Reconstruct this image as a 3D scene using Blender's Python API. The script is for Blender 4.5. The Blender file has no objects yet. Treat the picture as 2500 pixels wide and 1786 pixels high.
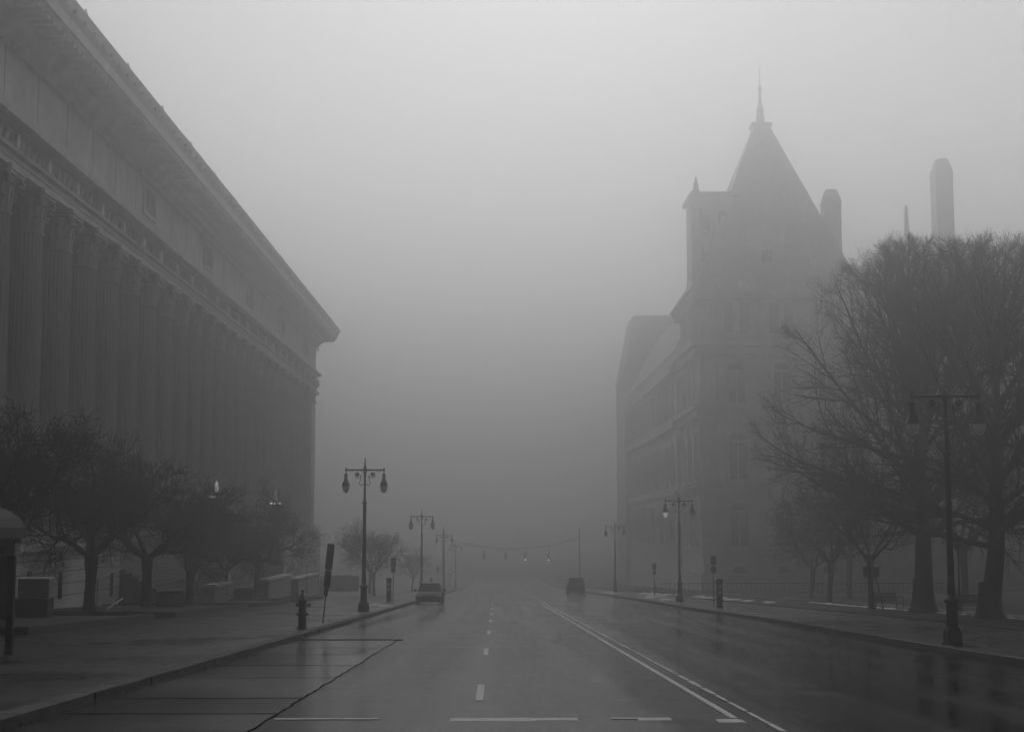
import bpy, math, random
import numpy as np
from mathutils import Vector, Matrix

SC = bpy.context.scene
COL = SC.collection
PI = math.pi

# ------------------------------------------------------------------ camera
F_PX = 1986.0                       # focal length in pixels of a 1430 px wide picture
cam_data = bpy.data.cameras.new("camera")
cam_data.sensor_width = 36.0
cam_data.lens = 36.0 * F_PX / 1430.0
cam_data.shift_y = 20.0 / 1430.0    # lens shift: a little more sky, less road
cam_data.clip_end = 3000.0
cam = bpy.data.objects.new("camera", cam_data)
COL.objects.link(cam)
cam.location = (0, 0, 1.75)
cam.rotation_euler = (PI / 2 + math.atan(204 / F_PX), 0, -math.atan(20 / math.hypot(F_PX, 204)))
SC.camera = cam

# ------------------------------------------------------------------ world and sun (overcast daylight seen through fog)
world = bpy.data.worlds.new("World")
SC.world = world
world.use_nodes = True
wn = world.node_tree
wn.nodes.clear()
sky = wn.nodes.new('ShaderNodeTexSky')
sky.sky_type = 'NISHITA'
sky.sun_disc = False
sky.sun_elevation = math.radians(30)
sky.sun_rotation = math.radians(2)
sky.dust_density = 1.0
bw = wn.nodes.new('ShaderNodeRGBToBW')
bg = wn.nodes.new('ShaderNodeBackground')
bg.inputs['Strength'].default_value = 0.05
wo = wn.nodes.new('ShaderNodeOutputWorld')
wn.links.new(sky.outputs[0], bw.inputs[0])
wn.links.new(bw.outputs[0], bg.inputs['Color'])
wn.links.new(bg.outputs[0], wo.inputs['Surface'])
sun_data = bpy.data.lights.new("sun", 'SUN')
sun_data.energy = 4.6
sun_data.angle = math.radians(92)
sun = bpy.data.objects.new("sun", sun_data)
COL.objects.link(sun)
sun.rotation_euler = (-math.radians(90 - 30), 0, math.radians(-2))

SC.view_settings.view_transform = 'Standard'
SC.view_settings.look = 'None'
SC.view_settings.gamma = 1.0
SC.view_settings.exposure = -0.3
SC.render.engine = 'CYCLES'
SC.cycles.max_bounces = 5
SC.cycles.diffuse_bounces = 2
SC.cycles.glossy_bounces = 2
SC.cycles.transmission_bounces = 2
SC.cycles.volume_bounces = 2
SC.cycles.transparent_max_bounces = 8
SC.cycles.use_denoising = True
SC.cycles.use_adaptive_sampling = False
SC.cycles.sample_clamp_indirect = 3.0
SC.cycles.sample_clamp_direct = 12.0
SC.cycles.denoiser = 'OPENIMAGEDENOISE'
FOG_DENSITY = 0.0074

# ------------------------------------------------------------------ terrain height
SLOPE = 0.03574

def drop(x, y):
    a = min(1, max(0, (100 - y) / 60)); b = min(1, max(0, (x - 2) / 9))
    return .22 * a * b

def G(x, y):
    if y > 260:
        t = y - 260
        return -SLOPE * 260 - SLOPE * 120 * (1 - math.exp(-t / 120))
    return -SLOPE * y - drop(x, y)

WALK = 0.12                         # height of the pavements above the road

# ------------------------------------------------------------------ materials
def mat(name, base, rough=0.8, var=0.25, scale=3.0, bump=0.0, bscale=None, metal=0.0, stretch=(1, 1, 1), rvar=0.0,
        emit=0.0, trans=0.0, spec=.35):
    m = bpy.data.materials.new(name)
    m.use_nodes = True
    n = m.node_tree.nodes; l = m.node_tree.links
    b = n['Principled BSDF']
    b.inputs['Roughness'].default_value = rough
    b.inputs['Metallic'].default_value = metal
    b.inputs['Specular IOR Level'].default_value = spec
    tc = n.new('ShaderNodeTexCoord')
    mp = n.new('ShaderNodeMapping')
    mp.inputs['Scale'].default_value = stretch
    l.new(tc.outputs['Object'], mp.inputs['Vector'])
    nz = n.new('ShaderNodeTexNoise')
    nz.inputs['Scale'].default_value = scale
    nz.inputs['Detail'].default_value = 6
    nz.inputs['Roughness'].default_value = .6
    l.new(mp.outputs[0], nz.inputs['Vector'])
    rp = n.new('ShaderNodeMapRange')
    rp.inputs['From Min'].default_value = .25
    rp.inputs['From Max'].default_value = .75
    rp.inputs['To Min'].default_value = base * (1 - var)
    rp.inputs['To Max'].default_value = base * (1 + var)
    l.new(nz.outputs['Fac'], rp.inputs['Value'])
    l.new(rp.outputs[0], b.inputs['Base Color'])
    if rvar:
        rr = n.new('ShaderNodeMapRange')
        rr.inputs['From Min'].default_value = .35
        rr.inputs['From Max'].default_value = .65
        rr.inputs['To Min'].default_value = max(.03, rough - rvar)
        rr.inputs['To Max'].default_value = rough + rvar
        nz2 = n.new('ShaderNodeTexNoise')
        nz2.inputs['Scale'].default_value = scale * .37
        nz2.inputs['Detail'].default_value = 4
        l.new(mp.outputs[0], nz2.inputs['Vector'])
        l.new(nz2.outputs['Fac'], rr.inputs['Value'])
        l.new(rr.outputs[0], b.inputs['Roughness'])
    if bump:
        nb = n.new('ShaderNodeTexNoise')
        nb.inputs['Scale'].default_value = bscale or scale * 6
        nb.inputs['Detail'].default_value = 5
        l.new(tc.outputs['Object'], nb.inputs['Vector'])
        bp = n.new('ShaderNodeBump')
        bp.inputs['Strength'].default_value = bump
        bp.inputs['Distance'].default_value = .05
        l.new(nb.outputs['Fac'], bp.inputs['Height'])
        l.new(bp.outputs[0], b.inputs['Normal'])
    if emit:
        b.inputs['Emission Color'].default_value = (1, 1, 1, 1)
        b.inputs['Emission Strength'].default_value = emit
    if trans:
        b.inputs['Transmission Weight'].default_value = trans
    return m

M = dict(
    crack=mat('crack', .004, 1, .2, 3, spec=0),
    granite=mat('granite', .62, .85, .18, .8, .3, 9),
    granite_pale=mat('granite_pale', .75, .8, .15, 1.2, .2, 9),
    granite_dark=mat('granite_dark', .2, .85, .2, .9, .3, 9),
    marble=mat('marble_column', .52, .75, .18, .5, .15, 12, stretch=(1, 1, .25)),
    relief=mat('carved_marble', .45, .85, .45, 4.5, .8, 12),
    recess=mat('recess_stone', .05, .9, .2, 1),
    old_stone=mat('capitol_stone', .7, .85, .2, .5, .3, 5),
    slate=mat('roof_slate', .45, .8, .25, 1.5, .3, 6),
    glass=mat('dark_glass', .015, .15, .2, 1, spec=.15),
    iron=mat('black_iron', .01, .5, .3, 8, .1, 40, spec=.15),
    bark=mat('wet_bark', .014, .8, .35, 9, .6, 25, stretch=(1, 1, .3)),
    bark_pale=mat('grey_bark', .02, .85, .35, 9, .6, 25, stretch=(1, 1, .3)),
    twig=mat('twigs', .018, .8, .2, 5),
    walk=mat('pavement_slabs', .02, .36, .45, .9, .03, 25, rvar=.1, spec=.07),
    kerbm=mat('granite_kerb', .06, .8, .3, 3, .3, 25, spec=.15),
    grass=mat('winter_grass', .022, 1, .4, 2.5, .9, 30),
    snow=mat('old_snow', .6, .7, .15, 3, .4, 8),
    soil=mat('planting_soil', .035, .95, .4, 4, .8, 20),
    dark_paint=mat('dark_paint', .015, .5, .2, 3, spec=.15),
    metal=mat('galvanised_steel', .22, .4, .2, 5, metal=.6),
    sign_back=mat('sign_back', .1, .45, .2, 4, metal=.3),
    white_paint=mat('white_line_paint', .3, .6, .4, 6, .2, 40),
    globe=mat('frosted_globe', .75, .25, .1, 3),
    globe_lit=mat('lit_globe', .8, .3, .05, 3, emit=1.6),
    globe_hot=mat('bright_globe', .8, .3, .05, 3, emit=7),
    globe_crown=mat('crown_glass', .8, .3, .5, 9, emit=.45),
    globe_dim=mat('dim_globe', .8, .3, .05, 3, emit=.4),
    car_dark=mat('dark_car_paint', .01, .5, .1, 2, spec=.12),
    car_mid=mat('grey_car_paint', .015, .5, .1, 2, spec=.15),
    tyre=mat('tyre', .015, .85, .2, 6),
    chrome=mat('chrome_trim', .6, .15, .1, 3, metal=1),
    lens_pale=mat('headlight_glass', .45, .1, .1, 3),
    lens_red=mat('tail_lens', .05, .2, .1, 3),
)

def clear_glass():
    m = bpy.data.materials.new('shelter_glass'); m.use_nodes = True
    n = m.node_tree.nodes; l = m.node_tree.links
    out = n['Material Output']; n.remove(n['Principled BSDF'])
    t = n.new('ShaderNodeBsdfTransparent'); t.inputs[0].default_value = (.75, .75, .75, 1)
    g = n.new('ShaderNodeBsdfGlossy'); g.inputs['Roughness'].default_value = .08
    f = n.new('ShaderNodeFresnel'); f.inputs[0].default_value = 1.45
    mx = n.new('ShaderNodeMixShader')
    l.new(f.outputs[0], mx.inputs[0]); l.new(t.outputs[0], mx.inputs[1]); l.new(g.outputs[0], mx.inputs[2])
    l.new(mx.outputs[0], out.inputs[0])
    return m
M['clear'] = clear_glass()

def road_material():
    """wet patched asphalt: lengthwise worn bands and cross streaks in the paving, puddle-like gloss"""
    m = bpy.data.materials.new('wet_asphalt'); m.use_nodes = True
    n = m.node_tree.nodes; l = m.node_tree.links
    b = n['Principled BSDF']
    geo = n.new('ShaderNodeNewGeometry')
    def noise(sc, scale, det=5, dist=0.):
        mp = n.new('ShaderNodeMapping'); mp.inputs['Scale'].default_value = sc
        l.new(geo.outputs['Position'], mp.inputs['Vector'])
        z = n.new('ShaderNodeTexNoise'); z.inputs['Scale'].default_value = scale
        z.inputs['Detail'].default_value = det; z.inputs['Distortion'].default_value = dist
        l.new(mp.outputs[0], z.inputs['Vector']); return z.outputs['Fac']
    def rng(v, a, b_, c, d):
        r = n.new('ShaderNodeMapRange')
        for k, x in zip(('From Min', 'From Max', 'To Min', 'To Max'), (a, b_, c, d)): r.inputs[k].default_value = x
        l.new(v, r.inputs['Value']); return r.outputs[0]
    def mth(op, a, b_):
        q = n.new('ShaderNodeMath'); q.operation = op
        for i, x in enumerate((a, b_)):
            if isinstance(x, (int, float)): q.inputs[i].default_value = x
            else: l.new(x, q.inputs[i])
        return q.outputs[0]
    bands = noise((.75, .018, 1), 1.0, 4, .3)       # long bands worn along the lanes
    cross = noise((.12, .8, 1), 1.0, 6, .6)         # blotches across the lane
    fine = noise((1, 1, 1), 14, 5)
    patch = noise((.2, .1, 1), 1.0, 5)
    sep = n.new('ShaderNodeSeparateXYZ'); l.new(geo.outputs['Position'], sep.inputs[0])
    wander = noise((.15, .03, 1), 1.0, 2)
    streak = noise((3.0, .05, 1), 1.0, 6)            # thin lengthwise streaks
    sn = n.new('ShaderNodeMath'); sn.operation = 'SINE'
    l.new(mth('ADD', mth('MULTIPLY', sep.outputs['X'], 3.4), mth('MULTIPLY', wander, 5.0)), sn.inputs[0])
    tracks = rng(sn.outputs[0], -1, 1, 0, 1)         # wheel tracks of the lanes
    v = mth('ADD', mth('MULTIPLY', tracks, .2), mth('ADD', mth('MULTIPLY', rng(bands, .25, .75, 0, 1), .3), mth('ADD', mth('MULTIPLY', rng(streak, .3, .7, 0, 1), .2), mth('MULTIPLY', rng(cross, .25, .75, 0, 1), .3))))
    v = rng(v, .25, .75, 0, 1)
    grit = noise((1, 1, 1), 70, 3)
    v2 = mth('MULTIPLY', rng(v, 0, 1, .002, .013), mth('MULTIPLY', rng(fine, .3, .7, .75, 1.25), rng(grit, .3, .7, .4, 1.7)))
    l.new(v2, b.inputs['Base Color'])
    b.inputs['Specular IOR Level'].default_value = .075
    r = mth('SUBTRACT', rng(v, 0, 1, .1, .27), rng(patch, .35, .75, .0, .03))
    l.new(r, b.inputs['Roughness'])
    bp = n.new('ShaderNodeBump'); bp.inputs['Strength'].default_value = .12; bp.inputs['Distance'].default_value = .004
    l.new(noise((1, 1, 1), 22, 4), bp.inputs['Height']); l.new(bp.outputs[0], b.inputs['Normal'])
    return m
M['road'] = road_material()
M['slab'] = mat('wet_concrete', .024, .17, .35, .6, .03, 25, rvar=.05, spec=.35)

# ------------------------------------------------------------------ mesh builder
class MB:
    def __init__(s): s.v = []; s.f = []
    def add(s, v, f):
        o = len(s.v); s.v += [tuple(p) for p in v]; s.f += [tuple(i + o for i in q) for q in f]; return s
    def box(s, x0, x1, y0, y1, z0, z1):
        v = [(x0, y0, z0), (x1, y0, z0), (x1, y1, z0), (x0, y1, z0), (x0, y0, z1), (x1, y0, z1), (x1, y1, z1), (x0, y1, z1)]
        return s.add(v, [(0, 3, 2, 1), (4, 5, 6, 7), (0, 1, 5, 4), (1, 2, 6, 5), (2, 3, 7, 6), (3, 0, 4, 7)])
    def frustum(s, x, y, z0, z1, w0, d0, w1, d1):
        v = []
        for z, w, d in ((z0, w0, d0), (z1, w1, d1)):
            v += [(x - w / 2, y - d / 2, z), (x + w / 2, y - d / 2, z), (x + w / 2, y + d / 2, z), (x - w / 2, y + d / 2, z)]
        return s.add(v, [(0, 3, 2, 1), (4, 5, 6, 7), (0, 1, 5, 4), (1, 2, 6, 5), (2, 3, 7, 6), (3, 0, 4, 7)])
    def lathe(s, prof, c=(0, 0, 0), n=12, flute=0, fl=0, seg=None):
        """prof: list of (r, z)"""
        m = seg or n; v = []; f = []
        for r, z in prof:
            for i in range(m):
                a = 2 * PI * i / m
                rr = r
                if flute: rr = r - fl * abs(math.sin(flute * a / 2)) ** .6
                v.append((c[0] + rr * math.cos(a), c[1] + rr * math.sin(a), c[2] + z))
        for k in range(len(prof) - 1):
            for i in range(m):
                j = (i + 1) % m
                f.append((k * m + i, k * m + j, (k + 1) * m + j, (k + 1) * m + i))
        f.append(tuple(range(m - 1, -1, -1))); f.append(tuple((len(prof) - 1) * m + i for i in range(m)))
        return s.add(v, f)
    def tube(s, pts, r, n=6):
        pts = [Vector(p) for p in pts]; rs = r if isinstance(r, (list, tuple)) else [r] * len(pts)
        v = []; f = []
        for k, p in enumerate(pts):
            t = (pts[min(k + 1, len(pts) - 1)] - pts[max(k - 1, 0)]).normalized()
            ref = Vector((0, 1, 0)) if abs(t.y) < .9 else Vector((1, 0, 0))
            u = t.cross(ref).normalized(); w = t.cross(u)
            for i in range(n):
                a = 2 * PI * i / n
                v.append(p + (u * math.cos(a) + w * math.sin(a)) * rs[k])
        for k in range(len(pts) - 1):
            for i in range(n):
                j = (i + 1) % n
                f.append((k * n + i, k * n + j, (k + 1) * n + j, (k + 1) * n + i))
        f.append(tuple(range(n - 1, -1, -1))); f.append(tuple((len(pts) - 1) * n + i for i in range(n)))
        return s.add(v, f)
    def prism(s, poly, a0, a1, axis='y'):
        """poly in the two other axes, extruded along axis"""
        n = len(poly); v = []
        for a in (a0, a1):
            for p, q in poly:
                v.append({'y': (p, a, q), 'x': (a, p, q), 'z': (p, q, a)}[axis])
        f = [(i, (i + 1) % n, n + (i + 1) % n, n + i) for i in range(n)] + [tuple(range(n - 1, -1, -1)), tuple(range(n, 2 * n))]
        return s.add(v, f)
    def xform(s, mtx):
        s.v = [tuple(mtx @ Vector(p)) for p in s.v]; return s
    def build(s, name, m, parent=None, smooth=False, bevel=0):
        me = bpy.data.meshes.new(name); me.from_pydata(s.v, [], s.f); me.materials.append(m)
        bm_fix(me)
        if smooth:
            for p in me.polygons: p.use_smooth = True
            try: me.set_sharp_from_angle(angle=math.radians(30))
            except Exception: pass
        o = bpy.data.objects.new(name, me); COL.objects.link(o)
        if parent: o.parent = parent
        if bevel:
            b = o.modifiers.new('bevel', 'BEVEL'); b.width = bevel; b.segments = 2; b.limit_method = 'ANGLE'
        return o

import bmesh
def bm_fix(me):
    bm = bmesh.new(); bm.from_mesh(me); bmesh.ops.recalc_face_normals(bm, faces=bm.faces); bm.to_mesh(me); bm.free()

def thing(name, label, cat, loc=(0, 0, 0), rz=0, group=None):
    o = bpy.data.objects.new(name, None); COL.objects.link(o); o.location = loc; o.rotation_euler.z = rz
    o['label'] = label; o['category'] = cat
    if group: o['group'] = group
    return o

def tag(o, label, cat, group=None):
    o['label'] = label; o['category'] = cat
    if group: o['group'] = group
    return o

def struct(o, kind='structure', label=None, cat=None):
    o['kind'] = kind
    if label: o['label'] = label
    if cat: o['category'] = cat
    return o

def kids(o): return [c for c in COL.objects if c.parent == o]

def dup(root, loc, rz=0, label=None, scale=None):
    def rec(o, parent):
        c = o.copy(); COL.objects.link(c)
        if parent: c.parent = parent
        for k in KIDS[o.name]: rec(k, c)
        return c
    KIDS = {}
    def collect(o):
        KIDS[o.name] = kids(o)
        for k in KIDS[o.name]: collect(k)
    collect(root)
    r = rec(root, None); r.location = loc; r.rotation_euler.z = rz
    if label: r['label'] = label
    if scale: r.scale = scale
    return r

# ------------------------------------------------------------------ ground sheets
def sheet(name, xs, ys, h, m, thick=0, kind='structure', label=None, cat=None):
    """a sheet over the terrain; xs may be a function of y giving the cross positions"""
    v = []; f = []
    rows = []
    for y in ys:
        xr = xs(y) if callable(xs) else xs
        rows.append(len(xr))
        for x in xr: v.append((x, y, G(x, y) + h))
    w = rows[0]
    for j in range(len(ys) - 1):
        for i in range(w - 1):
            a = j * w + i; f.append((a, a + 1, a + w + 1, a + w))
    if thick:                       # skirts so that the step is real
        o = len(v)
        border = [j * w for j in range(len(ys))], [j * w + w - 1 for j in range(len(ys))], list(range(w)), [(len(ys) - 1) * w + i for i in range(w)]
        for line in border:
            st = len(v)
            for i in line: v.append((v[i][0], v[i][1], v[i][2] - thick))
            for k in range(len(line) - 1): f.append((line[k], line[k + 1], st + k + 1, st + k))
    me = bpy.data.meshes.new(name); me.from_pydata(v, [], f); me.materials.append(m)
    bm_fix(me)
    for p in me.polygons:
        if p.normal.z < -.5: p.flip()
    ob = bpy.data.objects.new(name, me); COL.objects.link(ob)
    return struct(ob, kind, label, cat)

def steps(a, b, d): 
    n = max(1, round((b - a) / d)); return [a + (b - a) * i / n for i in range(n + 1)]

far_y = steps(-45, 40, 8) + steps(45, 260, 6) + steps(280, 780, 30)
def kerb_l(y): return -5.76
def kerb_r(y):
    t = min(1, max(0, (y - 55) / 40)); t = t * t * (3 - 2 * t)
    return 12.0 - 1.1 * t
def walk_r(y):
    t = min(1, max(0, (y - 60) / 40)); return 18.1 - 2.2 * t

base_x = [-380, -200, -90, -45, -25, -12, -6, 2, 5, 8, 11, 16, 22, 40, 90, 200, 380]
sheet('ground', base_x, far_y, -.12, M['soil'])
ry = steps(-44, 100, 4) + steps(108, 400, 8)
sheet('road', lambda y: [kerb_l(y) - .1, -4, -2, 0, 2, 4, 6, 8, 10, kerb_r(y) + .1], ry, 0, M['road'])
# concrete lane along the left kerb, ends in a squared edge; cast in bays with open joints
sl = sheet('road_slab', [-5.78, -4.4, -2.86], steps(-20, 41, 2), .004, M['slab'])
def dark_joints():
    mb = MB()
    rnd = random.Random(4)
    for y in (14.2, 18.9, 21.3, 25.6, 29.2, 33.4, 36.6):
        pts = [(-5.75 + 2.88 * i / 6, y + rnd.uniform(-.03, .03)) for i in range(7)]
        w = rnd.uniform(.012, .03)
        for (x0, y0), (x1, y1) in zip(pts, pts[1:]):
            mb.add([(x0, y0 - w, G(x0, y0) + .008), (x1, y1 - w, G(x1, y1) + .008), (x1, y1 + w, G(x1, y1) + .008), (x0, y0 + w, G(x0, y0) + .008)], [(0, 1, 2, 3)])
    y = -10; x = -2.86
    while y < 41:
        w = rnd.uniform(.005, .015); nx = -2.86 + rnd.uniform(-.022, .022); ny = y + .4
        mb.add([(x - w, y, G(x, y) + .009), (x + w, y, G(x, y) + .009), (nx + w, ny, G(nx, ny) + .009), (nx - w, ny, G(nx, ny) + .009)], [(0, 1, 2, 3)])
        x, y = nx, ny
    mb.add([(-5.75, 40.9, G(0, 40.9) + .008), (-2.7, 40.9, G(0, 40.9) + .008), (-2.7, 41.5, G(0, 41.5) + .008), (-5.75, 41.6, G(0, 41.6) + .008)], [(0, 1, 2, 3)])
    # cracks in the asphalt
    for cx, cy, L, ang in ((1.6, 30, 7, 1.75), (1.9, 38, 8, 1.5)):
        x, y = cx, cy; br = []
        for k in range(int(L / .25)):
            a = ang + rnd.uniform(-.7, .7); nx = x + .25 * math.cos(a); ny = y + .25 * math.sin(a); w = rnd.uniform(.003, .012)
            if rnd.random() < .12: br.append((x, y, a + rnd.choice((-1, 1)) * .8, rnd.randint(2, 7)))
            mb.add([(x - w, y, G(x, y) + .007), (x + w, y, G(x, y) + .007), (nx + w, ny, G(nx, ny) + .007), (nx - w, ny, G(nx, ny) + .007)], [(0, 1, 2, 3)])
            x, y = nx, ny
        for x, y, a0, kk in br:
            for k in range(kk):
                a = a0 + rnd.uniform(-.5, .5); nx = x + .18 * math.cos(a); ny = y + .18 * math.sin(a); w = rnd.uniform(.002, .007)
                mb.add([(x - w, y, G(x, y) + .0075), (x + w, y, G(x, y) + .0075), (nx + w, ny, G(nx, ny) + .0075), (nx - w, ny, G(nx, ny) + .0075)], [(0, 1, 2, 3)])
                x, y = nx, ny
    o = mb.build('road_joints', M['crack']); struct(o)
dark_joints()

wy = steps(-44, 20, 4) + steps(21, 100, 1) + steps(108, 400, 8)
sheet('left_pavement', lambda y: [-30, -22, -14, -9, -6.1], wy, WALK, M['walk'], .25)
sheet('right_pavement', lambda y: [kerb_r(y) + .32, 14, walk_r(y)], wy, WALK, M['walk'], .25)
sheet('left_kerb', lambda y: [-6.1, kerb_l(y) + .018 * math.sin(y * 1.7) + .01 * math.sin(y * 4.1)], wy, WALK + .01, M['kerbm'], .25)
sheet('right_kerb', lambda y: [kerb_r(y), kerb_r(y) + .32], wy, WALK + .01, M['kerbm'], .25)
sheet('lawn_edging', lambda y: [walk_r(y), walk_r(y) + .18], steps(-44, 150, 4), WALK + .06, M['kerbm'], .25)
def lawn_noise(): pass
sheet('lawn', lambda y: [walk_r(y) + .18, 24, 32, 45, 90, 180], wy, WALK + .03, M['grass'], .2)
sheet('park_path', lambda y: [22.6, 24.6], steps(-40, 150, 4), WALK + .035, M['walk'])

# joints of the pavement slabs, left
def pave_joints():
    mb = MB()
    for x in (-7.6, -9.2, -10.8, -12.4):
        for y in steps(-10, 120, 2)[:-1]:
            mb.add([(x - .01, y, G(x, y) + WALK + .004), (x + .01, y, G(x, y) + WALK + .004), (x + .01, y + 2, G(x, y + 2) + WALK + .004), (x - .01, y + 2, G(x, y + 2) + WALK + .004)], [(0, 1, 2, 3)])
    for y in steps(-10, 120, 1.6):
        mb.add([(-13.5, y - .012, G(-13, y) + WALK + .004), (-6.1, y - .012, G(-6, y) + WALK + .004), (-6.1, y + .012, G(-6, y) + WALK + .004), (-13.5, y + .012, G(-13, y) + WALK + .004)], [(0, 1, 2, 3)])
    for y in steps(-10, 120, 1.8):
        x0, x1 = kerb_r(y) + .32, walk_r(y); 
        mb.add([(x0, y - .012, G(x0, y) + WALK + .004), (x1, y - .012, G(x1, y) + WALK + .004), (x1, y + .012, G(x1, y) + WALK + .004), (x0, y + .012, G(x0, y) + WALK + .004)], [(0, 1, 2, 3)])
    rnd = random.Random(12); y = -12
    while y < 130:
        y += rnd.uniform(1.5, 2.1)
        for a, b in ((-6.12, -5.755), (kerb_r(y) - .005, kerb_r(y) + .33)):
            w = rnd.uniform(.008, .02)
            x = (a + b) / 2; z = G(x, y) + WALK + .01
            mb.box(a, b, y - w, y + w, z - .16, z + .004)
    # leaf litter and grit in the gutters
    for k in range(900):
        y = rnd.uniform(2, 75) ** 1.0; side = rnd.random() < .6
        x = (-5.74 + abs(rnd.gauss(0, .07))) if side else (kerb_r(y) - .02 - abs(rnd.gauss(0, .07)))
        if rnd.random() < .25: x = rnd.uniform(-13, -6.2) if side else rnd.uniform(12.4, 17.5)
        h = WALK if (x < -6.0 or x > 12.2) else .006
        q = rnd.uniform(.01, .035); a = rnd.uniform(0, 6)
        z = G(x, y) + h
        mb.add([(x + q * math.cos(a + t) * rnd.uniform(.6, 1.2), y + q * math.sin(a + t), z + rnd.uniform(.004, .03)) for t in (0, 1.6, 3.1, 4.7)], [(0, 1, 2, 3)])
    struct(mb.build('pavement_joints', M['soil']))
pave_joints()

# road markings
def quad_strip(mb, x0, x1, y0, y1, h):
    for a, b in zip(steps(y0, y1, 2), steps(y0, y1, 2)[1:]):
        mb.add([(x0, a, G(x0, a) + h), (x1, a, G(x1, a) + h), (x1, b, G(x1, b) + h), (x0, b, G(x0, b) + h)], [(0, 1, 2, 3)])
def markings():
    rnd = random.Random(9)
    mb = MB()
    for k in range(-2, 16):
        y = 20.9 + 12.25 * k
        if y < 15: continue
        x = -.25 - .0025 * y * .3
        quad_strip(mb, x - .055, x + .055, y, y + 3.1, .005)
    struct(mb.build('lane_dashes', M['white_paint']))
    mb = MB()
    quad_strip(mb, 2.98, 3.08, 18.5, 320, .005)
    # the right-hand line is worn into short pieces
    y = 17.0
    while y < 300:
        L = rnd.uniform(.25, 1.6) if y < 60 else 4
        w = rnd.uniform(.03, .055)
        quad_strip(mb, 3.36 - w, 3.36 + w, y, y + L, .005)
        y += L + (rnd.uniform(.04, .3) if y < 60 else 0)
    struct(mb.build('centre_lines', M['white_paint']))
    mb = MB()                       # worn stop line across the lanes
    x = -2.8
    while x < 3.1:
        L = rnd.uniform(.15, .6); 
        solid = (-.75 < x < .55) or (1.5 < x < 2.0) or x > 2.7
        w = rnd.uniform(.15, .24) if solid else rnd.uniform(.006, .03)
        if solid or rnd.random() < .45:
            x1 = min(x + L, 3.09)
            mb.add([(x, 18.15 - w, G(x, 18.1) + .0055), (x1, 18.15 - w, G(x, 18.1) + .0055), (x1, 18.3, G(x, 18.3) + .0055), (x, 18.3, G(x, 18.3) + .0055)], [(0, 1, 2, 3)])
        x += L
    struct(mb.build('stop_line', M['white_paint']))
markings()

# snow left on the verge
def snow_strip(mb, rnd, cx, cy, lx, ly, hh):
    n = 12; v = [(cx, cy, G(cx, cy) + WALK + hh)]
    for ring, fr in ((.6, .75), (1, 0)):
        for i in range(n):
            a = 2 * PI * i / n; q = ring * rnd.uniform(.75, 1.1)
            x = cx + lx * q * math.cos(a); y = cy + ly * q * math.sin(a)
            v.append((x, y, G(x, y) + WALK + (hh * fr * rnd.uniform(.6, 1.1) if fr else 0.02)))
    f = [(0, 1 + i, 1 + (i + 1) % n) for i in range(n)] + [(1 + i, 1 + n + i, 1 + n + (i + 1) % n, 1 + (i + 1) % n) for i in range(n)]
    mb.add(v, f)
def snow():
    rnd = random.Random(2); mb = MB()
    for i in range(46):
        y = 55 + i * .9 + rnd.uniform(-.3, .3); x = 22.4 - .045 * (y - 60)
        if 68 < y < 69.5: continue
        snow_strip(mb, rnd, x, y, rnd.uniform(.1, .3), rnd.uniform(.5, 1.0), rnd.uniform(.05, .1))
    for i in range(30):
        y = 94 + i * 1.9 + rnd.uniform(-.8, .8); x = 18.2 - .05 * (y - 94) + rnd.uniform(-.6, .6)
        if rnd.random() < .75: snow_strip(mb, rnd, x, y, rnd.uniform(.2, .7), rnd.uniform(.3, 1.1), rnd.uniform(.06, .2))
    for (x, y, a, b, h) in ((13.2, 122, 1.1, 1.6, .45), (12.3, 116, .5, 1.2, .25), (13.9, 126, .8, 1.0, .35), (11.9, 150, 1.0, 2, .3), (12.2, 104, .5, .9, .25), (-6.9, 84, .7, .5, .18), (-6.3, 82, .4, .5, .12)):
        for k in range(5):
            snow_strip(mb, rnd, x + rnd.uniform(-a, a) * .6, y + rnd.uniform(-b, b) * .6, a * .6, b * .6, h * rnd.uniform(.6, 1))
    struct(mb.build('snow', M['snow'], smooth=True), 'stuff')
snow()

# ------------------------------------------------------------------ haze
hz = MB().box(-395, 395, -60, 790, -16, 72).build('haze', M['soil'])
hz.data.materials.clear()
hm = bpy.data.materials.new('fog'); hm.use_nodes = True
hm.node_tree.nodes.clear()
ho = hm.node_tree.nodes.new('ShaderNodeOutputMaterial'); hv = hm.node_tree.nodes.new('ShaderNodeVolumePrincipled')
hv.inputs['Color'].default_value = (.55,.55,.55,1)
hv.inputs['Density'].default_value = FOG_DENSITY
hv.inputs['Anisotropy'].default_value = .85
hm.node_tree.links.new(hv.outputs[0], ho.inputs['Volume'])
hz.data.materials.append(hm)
hz['kind'] = 'stuff'

# ================================================================== colonnaded building (left)
XC, D0, DY = -24.0, 71.5, 4.86
K0, K1 = -8, 21
COLS = [D0 + DY * k for k in range(K0, K1 + 1)]
ZB, ZN, ZT = .85, 16.45, 18.7
Y0, YE = 27.0, 180.0
bld = thing('colonnaded_building', 'long marble building with a tall row of fluted columns, left of the street', 'building', (-24, 100, 0))
bld.location = (0, 0, 0)

def sweep(prof, xw, y0, y1, xb, close=True):
    """prof: (projection, z) swept along the street face and round the far corner"""
    mb = MB(); n = len(prof); v = []
    for p, z in prof: v.append((xw + p, y0, z))
    for p, z in prof: v.append((xw + p, y1 + p, z))
    for p, z in prof: v.append((xb, y1 + p, z))
    f = []
    m = n if close else n - 1
    for s in range(2):
        for i in range(m):
            j = (i + 1) % n; f.append((s * n + i, s * n + j, (s + 1) * n + j, (s + 1) * n + i))
    f.append(tuple(range(n))); f.append(tuple(range(2 * n, 3 * n)))
    return mb.add(v, f)

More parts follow.
